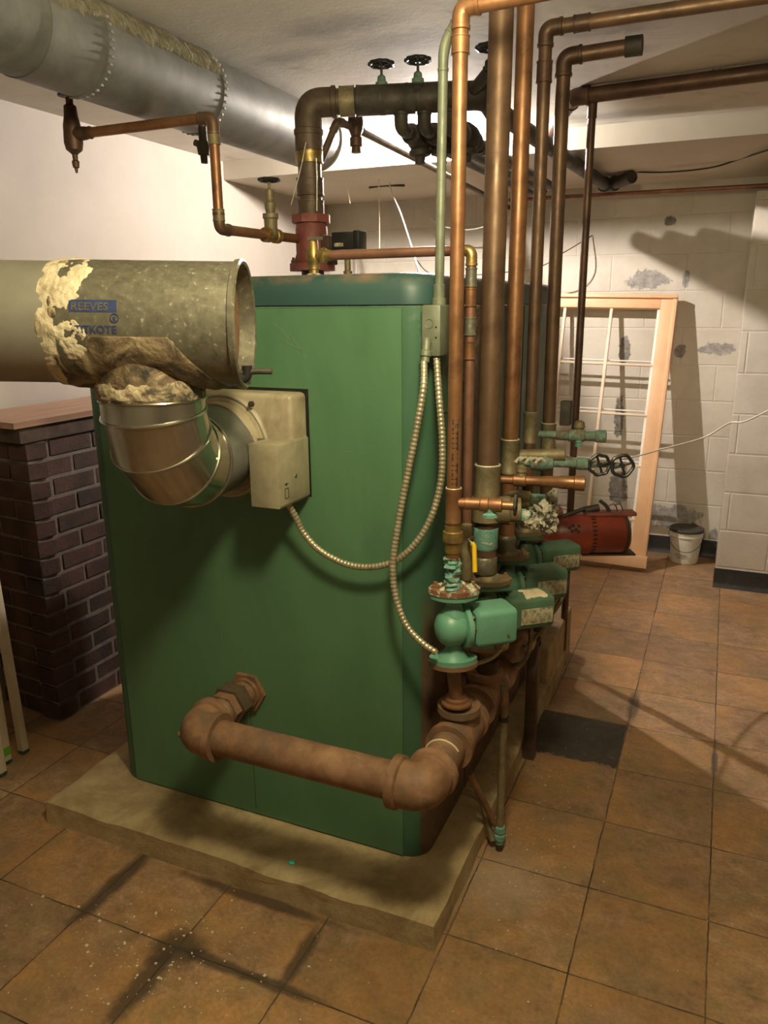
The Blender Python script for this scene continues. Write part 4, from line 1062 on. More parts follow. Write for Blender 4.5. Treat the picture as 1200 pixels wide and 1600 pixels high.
# ------------------------------------------------------------------ circulators
def oval_flange(b, p, rx, ry, h, d=(0, 0, 1), rot=0.0, n=28):
    pts = []
    for k in range(n):
        a = 2 * pi * k / n; e = abs(cos(a)) ** 3
        pts.append((rx * cos(a), (ry * (1 - .28 * e)) * sin(a)))
    c, s = cos(rot), sin(rot)
    pts = [(u * c - v * s, u * s + v * c) for u, v in pts]
    x = V((1, 0, 0)); y = V((0, 1, 0)); p = V(p)
    b.ringtube([[p + x * u + y * v + V((0, 0, z)) for u, v in pts] for z in (0, h)])
def make_pump(root, body, motor_len, label_plate, rusty_top, top_m='rust'):
    hz = 0.082
    b = MB()
    b.lathe((0, 0, -hz + .01), (0, 0, 1), [(0, .034), (.006, .030), (.018, .019), (.034, .017), (.05, .026), (.07, .034), (.09, .034), (.11, .026), (.126, .017), (.138, .020), (.144, .030)], 24)
    b.lathe((-.042, 0, 0), (1, 0, 0), [(0, .006), (.003, .020), (.010, .032), (.022, .040), (.050, .042), (.06, .036)], 32)
    volute = b.build('volute', body, root)
    b = MB(); oval_flange(b, (0, 0, hz - .011), .054, .036, .011, rot=-0.3); b.build('pump_flange', body, root)
    b = MB(); oval_flange(b, (0, 0, -hz), .054, .036, .011, rot=-0.3); b.build('pump_flange', body, root)
    b = MB(); oval_flange(b, (0, 0, hz), .057, .038, .012, rot=-0.3); b.lathe((0, 0, hz + .008), (0, 0, 1), [(0, .032), (.008, .028), (.014, .024)], 20); b.build('pipe_flange', top_m, root)
    b = MB(); oval_flange(b, (0, 0, -hz - .011), .056, .037, .011, rot=-0.3); b.build('pipe_flange', 'rust', root)
    for sg in (-1, 1):
        x, y = sg * .041 * cos(-.3), sg * .041 * sin(-.3)
        bolt(root, (x, y, hz + .010), (0, 0, 1), .009, .012, top_m if rusty_top else 'rust'); bolt(root, (x, y, -hz - .011), (0, 0, -1), .009, .012, 'rust')
    # face plate ring and bolts
    b = MB(); b.lathe((.018, 0, 0), (1, 0, 0), [(0, .046), (.002, .050), (.012, .050), (.014, .034), (.026, .034)], 32); b.build('face_plate', body, root)
    for k in range(4):
        a = pi / 4 + k * pi / 2; bolt(root, (.031, .042 * cos(a), .042 * sin(a)), (1, 0, 0), .004, .006, 'galv')
    # motor can: rounded square housing
    x0 = .040
    hh = .040
    prof = []
    for (sx_, sy_, a0) in ((1, 1, 0), (-1, 1, pi / 2), (-1, -1, pi), (1, -1, 3 * pi / 2)):
        for k in range(5):
            a = a0 + pi / 2 * k / 4; prof.append((sx_ * (hh - .012) + .012 * cos(a), sy_ * (hh - .010) + .012 * sin(a)))
    b = MB()
    b.ringtube([[V((x, u * s_, v * s_)) for u, v in prof] for x, s_ in ((x0, .86), (x0 + .006, 1), (x0 + motor_len - .008, 1), (x0 + motor_len, .93))])
    mot = b.build('motor_housing', body, root)
    MB().lathe((x0 - .016, 0, 0), (1, 0, 0), [(0, .028), (.018, .036)], 24).build('motor_neck', 'rust_dark', root)
    MB().lathe((x0 + motor_len - .002, .012, -.012), (1, 0, 0), [(0, .004), (.003, .004)], 10).build('screw', 'galv_bright', mot)
    MB().lathe((x0 + motor_len - .022, -hh - .001, -.018), (0, -1, 0), [(0, .003), (.002, .003)], 10).build('screw', 'galv_bright', mot)
    if label_plate:
        MB().box((x0 + .032, -hh - .0035, -.026), (x0 + motor_len - .006, -hh - .0015, .016), .0005).build('name_plate', 'plate', mot)
        MB().box((x0 + .010, -hh * .5, hh - .004), (x0 + .03, hh * .5, hh + .008), .004).build('terminal_boss', body, mot)
    MB().lathe((x0 + motor_len - .03, -.01, -hh), (0, 0, -1), [(0, .012), (.012, .012), (.014, .009), (.022, .009)], 12).build('cable_connector', 'rust_dark' if label_plate else 'galv', root)
PZ = 0.75
ANG = radians(90 - 50)
pump = thing('circulator_pump', 'bright teal circulator pump nearest the camera', 'pump', (0, 0, 0), 'green circulator pumps')
make_pump(pump, 'teal', .096, False, True, 'crust_rust')
pump.location = (XH, 1.515, 0.751); pump.rotation_euler = (0, 0, ANG)
pump2 = thing('circulator_pump', 'dull green circulator pump directly behind the teal one, cement-splashed top', 'pump', (0, 0, 0), 'green circulator pumps')
make_pump(pump2, 'pumpgreen', .125, True, False, 'bronze')
p3 = copy_tree(pump2); p3['label'] = 'dull green circulator pump in middle of row, third from camera'
p4 = copy_tree(pump2); p4['label'] = 'dull green circulator pump farthest back, beside the red pump'
crust_b = MB()
# white cement splash on the second pump's motor
sp = []
for i in range(9):
    rg = []
    for k in range(9):
        x = .085 + .07 * i / 8; y = -.035 + .06 * k / 8
        h = max(-.002, .004 + noise.noise(V((x * 60, y * 60, 4))) * .006 - (.006 if i in (0, 8) or k in (0, 8) else 0))
        rg.append(crust_b.b.verts.new((x, y, .0405 + h)))
    sp.append(rg)
for i in range(8):
    for k in range(8): crust_b.b.faces.new((sp[i][k], sp[i + 1][k], sp[i + 1][k + 1], sp[i][k + 1]))
crust_b.build('cement_splash', 'putty', pump2, label='cream cement splash on the motor top')
zp = .787 - .092
for o, y, dx in ((pump2, 1.752, 0.012), (p3, 1.966, 0.006), (p4, 2.205, 0.0)):
    o.location = (XH + dx, y, zp); o.rotation_euler = (0, 0, ANG)

# red circulator
rp = thing('red_pump', 'dark red in-line booster pump with a long barrel motor', 'pump', (XH, 2.47, .70))
fz = .787
b = MB(); b.lathe((XH, 2.47, fz - .012), (0, 0, 1), [(0, .055), (.002, .058), (.011, .058), (.013, .03), (.03, .026)], 28); b.build('upper_flange', 'rust', rp)
b = MB(); b.lathe((XH, 2.47, fz - .026), (0, 0, 1), [(0, .054), (.012, .056), (.013, .05)], 28); b.build('pump_flange', 'rust_red', rp)
b = MB(); b.lathe((XH, 2.47, fz - .20), (0, 0, 1), [(0, .055), (.014, .055), (.018, .032), (.05, .042), (.08, .055), (.12, .05), (.15, .032), (.175, .03)], 28); b.build('volute', 'rust_red', rp)
MB().lathe((XH, 2.47, fz - .212), (0, 0, 1), [(0, .056), (.011, .056)], 24).build('lower_flange', 'rust', rp)
for k in range(4):
    a = k * pi / 2 + .5; bolt(rp, (XH + .047 * cos(a), 2.47 + .047 * sin(a), fz), (0, 0, 1), .007, .01, 'rust')
ra_ = at(868, 826, Y=2.50); rb_ = at(984, 823, Y=2.64)
pd = (rb_ - ra_).normalized(); pc0 = V((XH, 2.47, fz - .09)); ra_ = pc0 + V((.0, .0, 0)); 
pd = V((sin(radians(66)), cos(radians(66)), 0.0)).normalized()
c0 = pc0 + V((0, 0, .006))
def rpx(px): # distance along the axis whose projection has that pixel x
    lo_, hi_ = 0.0, .6
    for _ in range(40):
        m_ = (lo_ + hi_) / 2; q = c0 + pd * m_ - CAM; x = 600 + FPX * q.dot(rt) / q.dot(fw)
        if x < px: lo_ = m_
        else: hi_ = m_
    return lo_
s_a, s_b, s_c, s_d = rpx(862), rpx(888), rpx(920), rpx(980)
RM = .067
MB().lathe(c0, pd, [(s_a - .05, .05), (s_a - .01, .052), (s_a, .058), (s_a + .015, .064), (s_b, .068), (s_c - .006, .070), (s_c - .004, .066)], 36).build('bearing_bracket', 'red', rp)
mo = MB().lathe(c0, pd, [(s_c - .008, .068), (s_c - .004, RM), (s_d - .022, RM), (s_d - .012, RM * .97), (s_d - .004, RM * .86), (s_d, RM * .5)], 40).build('motor_barrel', 'red', rp)
MB().torus(c0 + pd * (s_d - .017), pd, RM * .965, .006, 48, 8).build('end_band', 'rust_dark', mo)
xr, yr, _ = frame(pd)
b = MB()
for k in range(30):
    a = 2 * pi * k / 30; q = xr * cos(a) + yr * sin(a)
    tt = q.cross(pd)
    b.obox(c0 + pd * (s_c + .004) + q * RM, pd, q, tt, .012, .003, .005)
b.build('vent_slot', 'black', mo)
b = MB()
for dx, dz in ((0, .03), (.012, .036), (.02, .024), (.03, .034), (.008, .02), (.028, .018)):
    q = c0 + pd * (s_b - .012 + dx); side = pd.cross(V((0, 0, 1))).normalized(); side = side if side.dot(CAM - q) > 0 else -side
    ang = math.asin(min(dz + .008, .06) / .07); n_ = side * cos(ang) + V((0, 0, 1)) * sin(ang)
    b.obox(q + n_ * .0675, pd, n_, n_.cross(pd), .009, .006, .009, .001)
b.build('vent_hole', 'black', rp)
b = MB(); b.obox(c0 + pd * ((s_c + s_d) / 2) + V((0, 0, RM + .003)), pd, pd.cross(V((0, 0, 1))), V((0, 0, 1)), s_d - s_c + .04, .05, .012, .003)
b.build('top_strap', 'rust_red', mo)
b = MB(); b.obox(c0 + pd * ((s_c + s_d) / 2) - V((0, 0, RM + .001)), pd, pd.cross(V((0, 0, 1))), V((0, 0, 1)), s_d - s_c + .05, .06, .006, .002)
b.build('cradle', 'rust_dark', mo)
MB().tube(spline([c0 + pd * (s_c) + V((0, 0, RM + .02)), c0 + pd * (s_c - .02) + V((0, 0, RM + .018)), c0 + pd * (s_b - .02) + V((0, -.02, .062)), c0 + pd * (s_a - .03) + V((0, -.03, .03)), c0 + V((.0, -.05, -.01))]), .0075, 10).build('power_lead', 'iron', rp)
MB().tube([c0 + pd * (s_c - .018) + V((0, 0, RM + .012)), c0 + pd * (s_c + .028) + V((0, 0, RM + .022))], .013, 12).build('cable_gland', 'iron', rp)
MB().tube(spline([c0 + pd * (s_c + .03) + V((0, 0, RM + .045)), c0 + pd * (s_c + .05) + V((0, 0, RM + .03)), c0 + pd * (s_c + .065) + V((0, 0, RM + .008))]), .006, 8).build('oil_cup', 'iron', rp)
for dx in (0, .018):
    MB().tube(spline([c0 + pd * (s_c + .06 + dx) + V((0, 0, RM + .028)), c0 + pd * (s_c + .08 + dx) + V((0, 0, RM + .033)), c0 + pd * (s_c + .092 + dx) + V((0, 0, RM + .006))]), .002, 6).build('loose_wire', 'copper_dark', rp)

# cables between the pumps
def fxy(pts, m, label, r=.0055): return fl([at(x, y, Y=yy) for x, y, yy in pts], r, m, label, None)
fxy([(786, 1000, 1.60), (784, 1012, 1.60), (770, 1027, 1.60), (748, 1036, 1.60), (730, 1040, 1.62)], 'flex', 'short armoured cable curling under the teal pump')
fxy([(829, 975, 1.84), (829, 995, 1.84), (826, 1020, 1.86), (815, 1036, 1.88), (798, 1040, 1.9)], 'flex_dark', 'armoured cable hanging below second pump from camera', .006)
fxy([(855, 925, 2.05), (858, 950, 2.04), (852, 975, 2.03), (836, 996, 2.02), (818, 1014, 2.0)], 'flex_dark', 'armoured cable hanging below the middle green pump', .006)
fxy([(884, 872, 2.33), (886, 905, 2.32), (877, 938, 2.30), (858, 965, 2.26), (838, 992, 2.2), (826, 1006, 2.15)], 'flex_dark', 'long armoured cable drooping below the farthest green pump', .007)

# ------------------------------------------------------------------ valves hanging off the risers
def side_valve(label, c, d, prof, m, parts=(), name='drain_valve'):
    t = thing(name, label, 'valve', tuple(c))
    MB().lathe(c, d, prof, 18).build('valve_body', m, t)
    return t
d1 = V((1, .15, 0)).normalized()
c = V((XH + .012, 1.50, at(710, 784, X=XH).z))
t = side_valve('copper and brass drain valve jutting right from nearest riser', c, d1, [(0, .011), (.014, .011), (.015, .0135), (.022, .0135), (.024, .013), (.045, .013), (.047, .0155), (.062, .0155), (.064, .013), (.075, .015), (.09, .015), (.092, .009), (.115, .009)], 'copper')
MB().lathe(c + d1 * .066, (0, 0, -1), [(0, .012), (.016, .010), (.02, .016), (.026, .016), (.028, .006)], 14).build('stem', 'verdigris', t)
handwheel(t, c + d1 * .118 + V((0, 0, .002)), d1, .019, 'iron')
c = on(770, 748) + V((.02, 0, 0))
t = side_valve('long orange copper drain valve jutting right behind the thick riser', c, d1, [(0, .010), (.03, .011), (.032, .015), (.06, .015), (.062, .012), (.10, .012), (.102, .0135), (.14, .0145), (.142, .016), (.175, .016), (.177, .0185), (.20, .0185), (.202, .010)], 'copper')
MB().lathe(c + d1 * .05, (0, 0, 1), [(0, .013), (.02, .011), (.022, .014), (.034, .013), (.04, .006)], 14).build('bonnet', 'bronze', t)
b = MB()
for k in range(5): b.tube(spline([c + d1 * (.035 + k * .012) + V((0, -.01, .045 + .008 * (k % 2))), c + d1 * (.045 + k * .012) + V((0, .005, .055)), c + d1 * (.055 + k * .012) + V((0, .012, .046))], 5), .004, 7)
b.build('worn_handwheel', 'scale', t)
c = on(832, 678) + V((.018, 0, 0))
t = side_valve('verdigris-stained drain valve high behind the others beside window frame', c, d1, [(0, .010), (.05, .011), (.052, .015), (.085, .015), (.087, .018), (.13, .018), (.132, .014), (.16, .014), (.162, .018), (.19, .018), (.192, .008)], 'verdigris_dull')
MB().lathe(c + d1 * .115, (0, 0, 1), [(0, .014), (.02, .012), (.024, .016), (.04, .014), (.044, .007)], 14).build('bonnet', 'bronze', t)
MB().lathe(c + d1 * .115, (0, 0, -1), [(0, .013), (.018, .013), (.02, .010), (.032, .010)], 14).build('drain_nozzle', 'verdigris', t)
MB().box(tuple(c + d1 * .07 + V((-.012, -.004, .028))), tuple(c + d1 * .07 + V((.018, .03, .098))), .003).build('tag_plate', 'iron', t)
c = on(800, 722) + V((.015, .02, 0))
t = side_valve('grey-green gate valve with two black handwheels pointing right', c, d1, [(0, .014), (.03, .014), (.032, .022), (.06, .024), (.09, .020), (.092, .012), (.15, .012), (.152, .016), (.18, .016), (.182, .008), (.26, .007)], 'verdigris_dull')
wd_ = V((.35, -1, .15)).normalized()
handwheel(t, c + d1 * .205 + wd_ * .02, wd_, .026, 'black', lobes=7)
handwheel(t, c + d1 * .262 + wd_ * .02, wd_, .027, 'black', lobes=5)
MB().cyl(c + d1 * .262, c + d1 * .262 + wd_ * .02, .006, 10).build('stem', 'iron', t)
MB().tube([c + V((-.03, 0, .012)), c + d1 * .12 + V((0, 0, .022))], .017, 14).build('body_casting', 'bronze', t)
# crusted valves over the flanges
c = on(783, 778) + V((.01, 0, 0))
t = side_valve('crusted bronze drain valve with turquoise neck above the third pump', c, d1, [(0, .012), (.015, .020), (.04, .024), (.065, .020), (.067, .015), (.10, .015), (.102, .012), (.115, .012)], 'bronze')
MB().lathe(c + d1 * .068, d1, [(0, .016), (.034, .016)], 16).build('neck', 'verdigris', t)
b = MB()
lump(b, c + d1 * .118, .019, .012, 3.0, (.8, 1, 1.25))
b.build('crusted_wheel', 'scale', t, label='wheel lost under white crust')
c = al2(804) + V((.06, .02, 0))
t = side_valve('turquoise valve stub ending in a thick white crust', c, d1, [(0, .017), (.03, .017), (.034, .014), (.05, .016)], 'verdigris')
b = MB()
lump(b, c + d1 * .075, .025, .016, 7.0, (1.0, 1, 1.15)); lump(b, c + d1 * .052 + V((0, -.004, -.008)), .018, .012, 12.0)
b.build('crusted_wheel', 'scale', t, label='wheel lost under white crust')
# yellow-handled ball valve
c = on(733, 833)
t = thing('ball_valve', 'ball valve with a bright yellow lever handle', 'valve', tuple(c))
c = V((XH + .01, 1.585, c.z))
MB().lathe(c + V((-.02, .0, 0)), (1, 0, 0), [(0, .008), (.012, .009), (.014, .005), (.03, .005)], 12).build('stem', 'brass', t)
hp = [c + V((.008, 0, 0)), at(731, 843, Y=1.55), at(741, 852, Y=1.545), at(742, 893, Y=1.53)]
MB().tube(fillet(hp, .01), .003, 8).build('lever', 'galv', t)
MB().tube(fillet([at(737, 848, Y=1.545), at(741, 853, Y=1.545), at(742, 894, Y=1.53)], .008), [.0055] * 11, 10).build('grip', 'yellow', t)
MB().lathe(c + V((-.006, 0, -.10)), (0, 0, 1), [(0, .012), (.02, .016), (.05, .017), (.08, .017), (.1, .012), (.13, .012)], 16).build('valve_body', 'bronze', t)

# ------------------------------------------------------------------ bottom return piping
rl = thing('return_pipe', 'thick rusty iron return pipe wrapping the boiler\'s front corner', 'pipe', (XH, 1.32, RZ))
Bx = BO.x + 0.002; r3 = 0.044
YF_ = 1.325
Ce1 = V((Bx, YF_, RZ)); Ce2 = V((XH, YF_, RZ))
# horizontal run across the front
MB().cyl(Ce1, Ce2, r3 * .94, 32).build('front_length', 'rust', rl)
MB().cyl((XH, YF_, RZ), (XH, 2.68, RZ), r3 * .94, 32).build('side_length', 'rust', rl)
def iron_elbow(c, da, db):
    da, db = V(da), V(db); k = r3 * 1.0; e = r3 * 1.45
    b = MB(); b.tube(fillet([c + da * e, c, c + db * e], k * 1.25, 12), r3 * 1.16, 32)
    for d in (da, db): b.lathe(c + d * (e + .004), -d, [(0, r3 * .95), (0, r3 * 1.30), (r3 * .40, r3 * 1.30), (r3 * .5, r3 * 1.16)], 32)
    return b.build('elbow', 'rust', rl)
iron_elbow(Ce1, (0, 1, 0), (1, 0, 0)); e2_ = iron_elbow(Ce2, (-1, 0, 0), (0, 1, 0))
MB().lathe(Ce1 + V((-.020, -.018, 0)), (-.85, -.5, 0), [(0, .009), (.016, .008)], 10).build('plug', 'rust', rl)
# nipple, union and bushing into the boiler
y = YF_ + r3 * 1.45
MB().cyl((Bx, y, RZ), (Bx, 1.548, RZ), r3 * .80, 28).build('nipple', 'rust', rl)
b = MB(); b.hexa((Bx, 1.505 + .03, RZ), (0, 1, 0), r3 * 1.28, .012); b.build('boiler_bushing', 'rust', rl)
b = MB(); b.lathe((Bx, 1.525, RZ), (0, 1, 0), [(0, r3 * .85), (0, r3 * .95), (.02, r3 * .95)], 24); b.build('bushing_neck', 'rust', rl)
b = MB(); b.hexa((Bx, 1.452, RZ), (0, 1, 0), r3 * 1.22, .040); b.build('union_nut', 'iron_brown', rl)
b = MB(); b.hexa((Bx, 1.428, RZ), (0, 1, 0), r3 * 1.02, .024); b.build('union_tail', 'rust', rl)
MB().torus((Bx, 1.412, RZ), (0, 1, 0), r3 * .82, .0022, 28, 6).build('thread_sealant', 'putty', rl)
MB().torus((XH, 1.452, RZ), (0, 1, 0), r3 * .95, .0028, 28, 6, a0=0.3, a1=2.6).build('thread_sealant', 'putty', rl)
# tees under each pump
tees = [1.565, 1.765, 1.975, 2.215, 2.47]
for i, ty in enumerate(tees):
    b = MB()
    b.lathe((XH, ty - .075, RZ), (0, 1, 0), [(0, r3 * .95), (0, r3 * 1.28), (.018, r3 * 1.28), (.022, r3 * 1.14), (.128, r3 * 1.14), (.132, r3 * 1.28), (.15, r3 * 1.28), (.15, r3 * .95)], 32)
    b.lathe((XH, ty, RZ), (0, 0, 1), [(0, r3 * 1.0), (.055, r3 * 1.0), (.058, r3 * 1.16), (.075, r3 * 1.16), (.077, r3 * .8)], 28)
    b.build('tee', 'rust', rl)
    g = MB(); g.lathe((XH, ty, RZ + .070), (0, 0, 1), [(0, r3 * .9), (.008, r3 * .86), (.012, r3 * .62), (.018, r3 * .5), (.022, r3 * .40), (.026, .016)], 28); g.build('reducer_bushing', 'rust', rl)
# drops from the pumps to the tees
for (px, py_, pz, ty, r, lb) in ((XH, 1.515, .751 - .093, 1.545, .0155, 'short rusty iron drop below the teal pump'), (XH + .012, 1.752, zp - .093, 1.765, .024, 'thick rusty drop below the second pump'), (XH + .006, 1.966, zp - .093, 1.975, .022, 'rusty drop below the middle green pump'), (XH, 2.205, zp - .093, 2.215, .02, 'rusty drop below farthest green pump'), (XH, 2.47, fz - .212, 2.47, .022, 'rusty drop below the red pump')):
    dr = thing('drop_pipe', lb, 'pipe', (px, py_, pz), 'iron drops from pumps to return pipe')
    MB().cyl((px, py_, pz), (XH, ty, RZ + .09), r, 18).build('pipe', 'rust', dr)
    if r < .016:
        MB().lathe((XH, ty, RZ + .088), (0, 0, 1), [(0, .036), (.005, .036), (.008, .028), (.014, .027), (.017, .021), (.024, .020), (.026, .0155)], 28).build('bushing', 'copper', dr)
    else:
        coupling(dr, V((px, py_, pz)) - V((0, 0, .05)), (0, 0, 1), r, .035, 'rust_dark')

# drain leg outside the pad, with slanting tubes and turquoise joint
db = at(780, 1322, Z=0.012)
DXX, DYY = db.x, db.y
dl = thing('drain_pipe', 'thin grey-brown drain tube standing on floor beside the pad', 'pipe', (DXX, DYY, 0))
z1 = at(787, 1105, X=DXX).z
run(dl, [V((DXX, DYY, .07)), V((DXX, DYY + .0, z1 + .03)), V((DXX - .045, DYY + .05, z1 + .055))], .0105, 'bronze', 'rust', 1.6)
coupling(dl, (DXX, DYY, z1 - .035), (0, 0, 1), .0105, .012, 'iron')
MB().lathe((DXX, DYY, .022), (0, 0, 1), [(0, .011), (.012, .012), (.014, .0145), (.028, .0145), (.03, .012), (.036, .012), (.038, .0145), (.054, .0145), (.056, .011)], 18).build('joint', 'verdigris', dl, label='bright turquoise corroded joint')
MB().lathe((DXX, DYY, .003), (0, 0, 1), [(0, .010), (.02, .011)], 14).build('foot', 'rust_dark', dl)
sl = thing('slanting_tube', 'pair of slanting brown tubes between boiler base and drain joint', 'pipe', (DXX, DYY, .1))
MB().tube([at(733, 1208, X=DXX - .06), V((DXX - .012, DYY, .075))], .009, 12).build('upper_tube', 'rust', sl)
MB().tube(fillet([at(733, 1238, X=DXX - .09) + V((-.02, 0, .0)), at(752, 1246, X=DXX - .06), V((DXX - .018, DYY - .004, .028))], .03), .009, 12).build('lower_tube', 'bronze', sl)

# iron support post beside the pad
sp_ = thing('support_post', 'dark brown steel post standing between pad and missing tile', 'post', (-0.463, 2.24, 0))
MB().box((-0.482, 2.225, 0), (-0.446, 2.26, .42), .002).build('upright', 'iron_brown', sp_)
MB().box((-0.53, 2.22, .40), (-0.446, 2.265, .425), .002).build('saddle_plate', 'iron_brown', sp_)

# hanging lamp at the back
lb = thing('light_bulb', 'glowing bare bulb under ceiling behind the riser pipes', 'lamp', tuple(BULB))
MB().sphere(BULB, .012, (1, 1, 1.1), 24).build('bulb', 'glow', lb)
MB().lathe((BULB.x, BULB.y, CEIL), (0, 0, -1), [(0, .05), (.008, .052), (.016, .045), (.022, .026), (.036, .022), (.040, .010)], 28).build('lampholder', 'porcelain', lb)

# ------------------------------------------------------------------ leaning window sash
ws = thing('window_sash', 'peach-painted many-paned window sash leaning against back wall', 'window frame', (-0.75, 4.29, 0))
W0, W1 = -1.24, -0.292
HT = 1.505; lean = math.atan2(.335, 1.46)
wx = V((cos(.022), 0, -sin(.022))); wz = V((sin(.022) * cos(lean), sin(lean), cos(.022) * cos(lean))).normalized(); wy = wz.cross(wx); wy = -wy if wy.y > 0 else wy      # wy faces the room
WB = V((0, 4.30, 0.012))
def wb(name, x0, x1, h0, h1, th, m, off=0.0, bev=.003, parent=None):
    c = WB + wx * ((x0 + x1) / 2) + wz * ((h0 + h1) / 2) + wy * off
    return MB().obox(c, wx, wy, wz, x1 - x0, th, h1 - h0, bev).build(name, m, parent or ws)
W1b = W1 - .02
wb('stile', W1 - .085, W1, .07, HT, .045, 'pine'); wb('stile', W0, W0 + .085, .07, HT, .045, 'pine')
wb('bottom_rail', W0 + .085, W1 - .085, .07, .16, .045, 'pine'); wb('top_rail', W0 + .085, W1 - .085, HT - .075, HT, .045, 'pine')
wb('sill', W0 - .005, W1 + .008, .0, .07, .07, 'pine', .008)
wb('top_moulding', W0, W1, HT - .022, HT - .002, .02, 'pine', .03)
wb('side_moulding', W1 - .022, W1, .07, HT - .024, .016, 'pine', .03)
wb('inner_stop', W1 - .100, W1 - .085, .16, HT - .075, .02, 'white_paint', -.006); wb('inner_stop', W0 + .085, W1 - .1, .16, .178, .03, 'white_paint', -.01)
cols_ = [W0 + .085 + (W1 - W0 - .17) * k / 3 for k in (1, 2)]
for x in cols_: wb('muntin', x - .0085, x + .0085, .16, HT - .075, .022, 'bar', .002)
for y in (563, 640, 718, 800):
    # height along the sash for the pixel row
    lo_, hi_ = .1, 1.5
    for _ in range(40):
        m_ = (lo_ + hi_) / 2; q = WB + wx * (-.55) + wz * m_ - CAM; yy_ = 800 - FPX * q.dot(up) / q.dot(fw)
        if yy_ > y + 5: lo_ = m_
        else: hi_ = m_
    wb('muntin', W0 + .085, W1 - .085, lo_ - .011, lo_ + .002, .022, 'bar', .0); wb('muntin', W0 + .085, W1 - .1, lo_ + .014, lo_ + .022, .016, 'white_paint', -.02)

# bucket
bc = at(1068, 878, Z=0.0); bc = V((bc.x, bc.y + .02, 0))
bk = thing('bucket', 'small white plastic bucket with dark lid on the floor', 'bucket', tuple(bc))
MB().lathe(bc, (0, 0, 1), [(0, .070), (.003, .074), (.14, .086), (.155, .087), (.157, .092), (.163, .092), (.165, .088), (.19, .090)], 40).build('pail', 'white_plastic', bk)
MB().lathe(bc + V((0, 0, .186)), (0, 0, 1), [(0, .088), (0, .094), (.012, .094), (.016, .090), (.012, .084), (.010, .01)], 40).build('lid', 'iron', bk)
b = MB()
hp = []
for k in range(17):
    a = pi + pi * k / 16; hp.append(bc + V((.093 * cos(a), .093 * sin(a) - .003, .165 - .085 * sin(pi * k / 16) ** 1.0)))
MB().tube(hp, .0018, 6).build('bail_handle', 'iron', bk)
b = MB()
for i, (z, wd) in enumerate(((.035, .7), (.043, .5), (.051, .9), (.060, .8))):
    rg = []
    for k in range(9):
        a = -pi / 2 - .25 - .5 * wd + wd * k / 8; R = .0775 + z * .085
        rg.append([bc + V((R * cos(a), R * sin(a), z)), bc + V((R * cos(a), R * sin(a), z + .0022))])
    vs = [[b.b.verts.new(p) for p in r] for r in rg]
    for k in range(8): b.b.faces.new((vs[k][0], vs[k + 1][0], vs[k + 1][1], vs[k][1]))
g = b.build('label_print', 'ink_black', bk)

# ------------------------------------------------------------------ brick pier with board
bp = thing('brick_pier', 'dark red brick pier with a wooden board cap, left of boiler', 'brick pier', (-2.075, 1.811, 0))
c0b = V((-2.075, 1.811, 0)); dR = V((0, 1, 0)); dL = V((-sin(radians(84)), cos(radians(84)), 0))
Lr, Ll = 0.80, 0.31
BH = 1.02; ch = 0.068
nR = V((1, 0, 0)); nL = V((-dL.y, dL.x, 0)); nL = nL if nL.dot(V((0, -1, 0))) > 0 else -nL
foot = [c0b, c0b + dR * Lr, c0b + dR * Lr + dL * Ll, c0b + dL * Ll]
cen = sum(foot, V((0, 0, 0))) / 4
core = [cen + (p - cen) * .985 for p in foot]
MB().ringtube([[p + V((0, 0, z)) for p in core] for z in (0, BH)]).build('mortar_core', 'mortar', bp)
b = MB()
for i in range(15):
    z = i * ch + .006
    for (dd, nn, L, sgn) in ((dR, nR, Lr, 0), (dL, nL, Ll, 1)):
        bl = .20; off = (0 if (i + sgn) % 2 else -.10)
        s = off
        while s < L - .02:
            s0_, s1_ = max(s, 0.0), min(s + bl - .010, L)
            if s1_ - s0_ > .03:
                c = c0b + dd * ((s0_ + s1_) / 2) - nn * .04 + V((0, 0, z + .028)) + nn * random.uniform(-.0015, .0015)
                b.obox(c, dd, nn, V((0, 0, 1)), s1_ - s0_, .08, .057, .003, 1)
            s += bl
b.build('brickwork', 'brick', bp)
cap = [cen + (p - cen) * 1.05 for p in foot]
MB().ringtube([[p + V((0, 0, z)) for p in cap] for z in (BH, BH + .052)]).build('cap_base', 'rust_dark', bp)
MB().ringtube([[cen + (p - cen) * 1.06 + V((0, 0, z)) for p in cap] for z in (BH + .052, BH + .072)]).build('cap_board', 'board', bp)

# white cartons leaning at the left edge
for i, (px, py, tx, ty_, lbb) in enumerate(((37, 1172, -5, 930, 'white square carton leaning farthest right by brick pier'), (10, 1188, -22, 985, 'short white carton with green corner beside the leaning one'), (2, 1207, -45, 930, 'white carton at the photo\'s left edge, nearest the camera'))):
    p0_ = at(px, py, Z=0.012); X_ = p0_.x
    p1_ = at(tx, ty_, Y=p0_.y + .02); dd = (p1_ - p0_).normalized(); Lc = 0.80 if i != 1 else .55
    s0 = V((0, 1, 0)) - dd * dd.y; s0.normalize(); t0 = dd.cross(s0)
    ct = thing('lamp_carton', lbb, 'carton', tuple(p0_), 'slim white cartons by the brick pier')
    MB().obox(p0_ + dd * (Lc / 2), s0, t0, dd, .024, .024, Lc, .001).build('carton_body', 'carton', ct)
    MB().obox(p0_ - dd * .002, s0, t0, dd, .0246, .0246, .010, .0005).build('end_cap', 'dark_green', ct)
    if i: MB().obox(p0_ + dd * (.035 if i == 1 else .22), s0, t0, dd, .0248, .0248, .03 if i == 1 else .05, .0005).build('print_band', 'green_print', ct)

# dark iron post showing under the flue behind the pier
pq = at(108, 610, Y=3.4)
o = MB().box((pq.x - .028, 3.38, 0), (pq.x + .028, 3.43, 1.26), .003).build('wall_post', 'iron_brown'); tag(o, 'dark post standing behind the brick pier, seen under the flue', 'post')

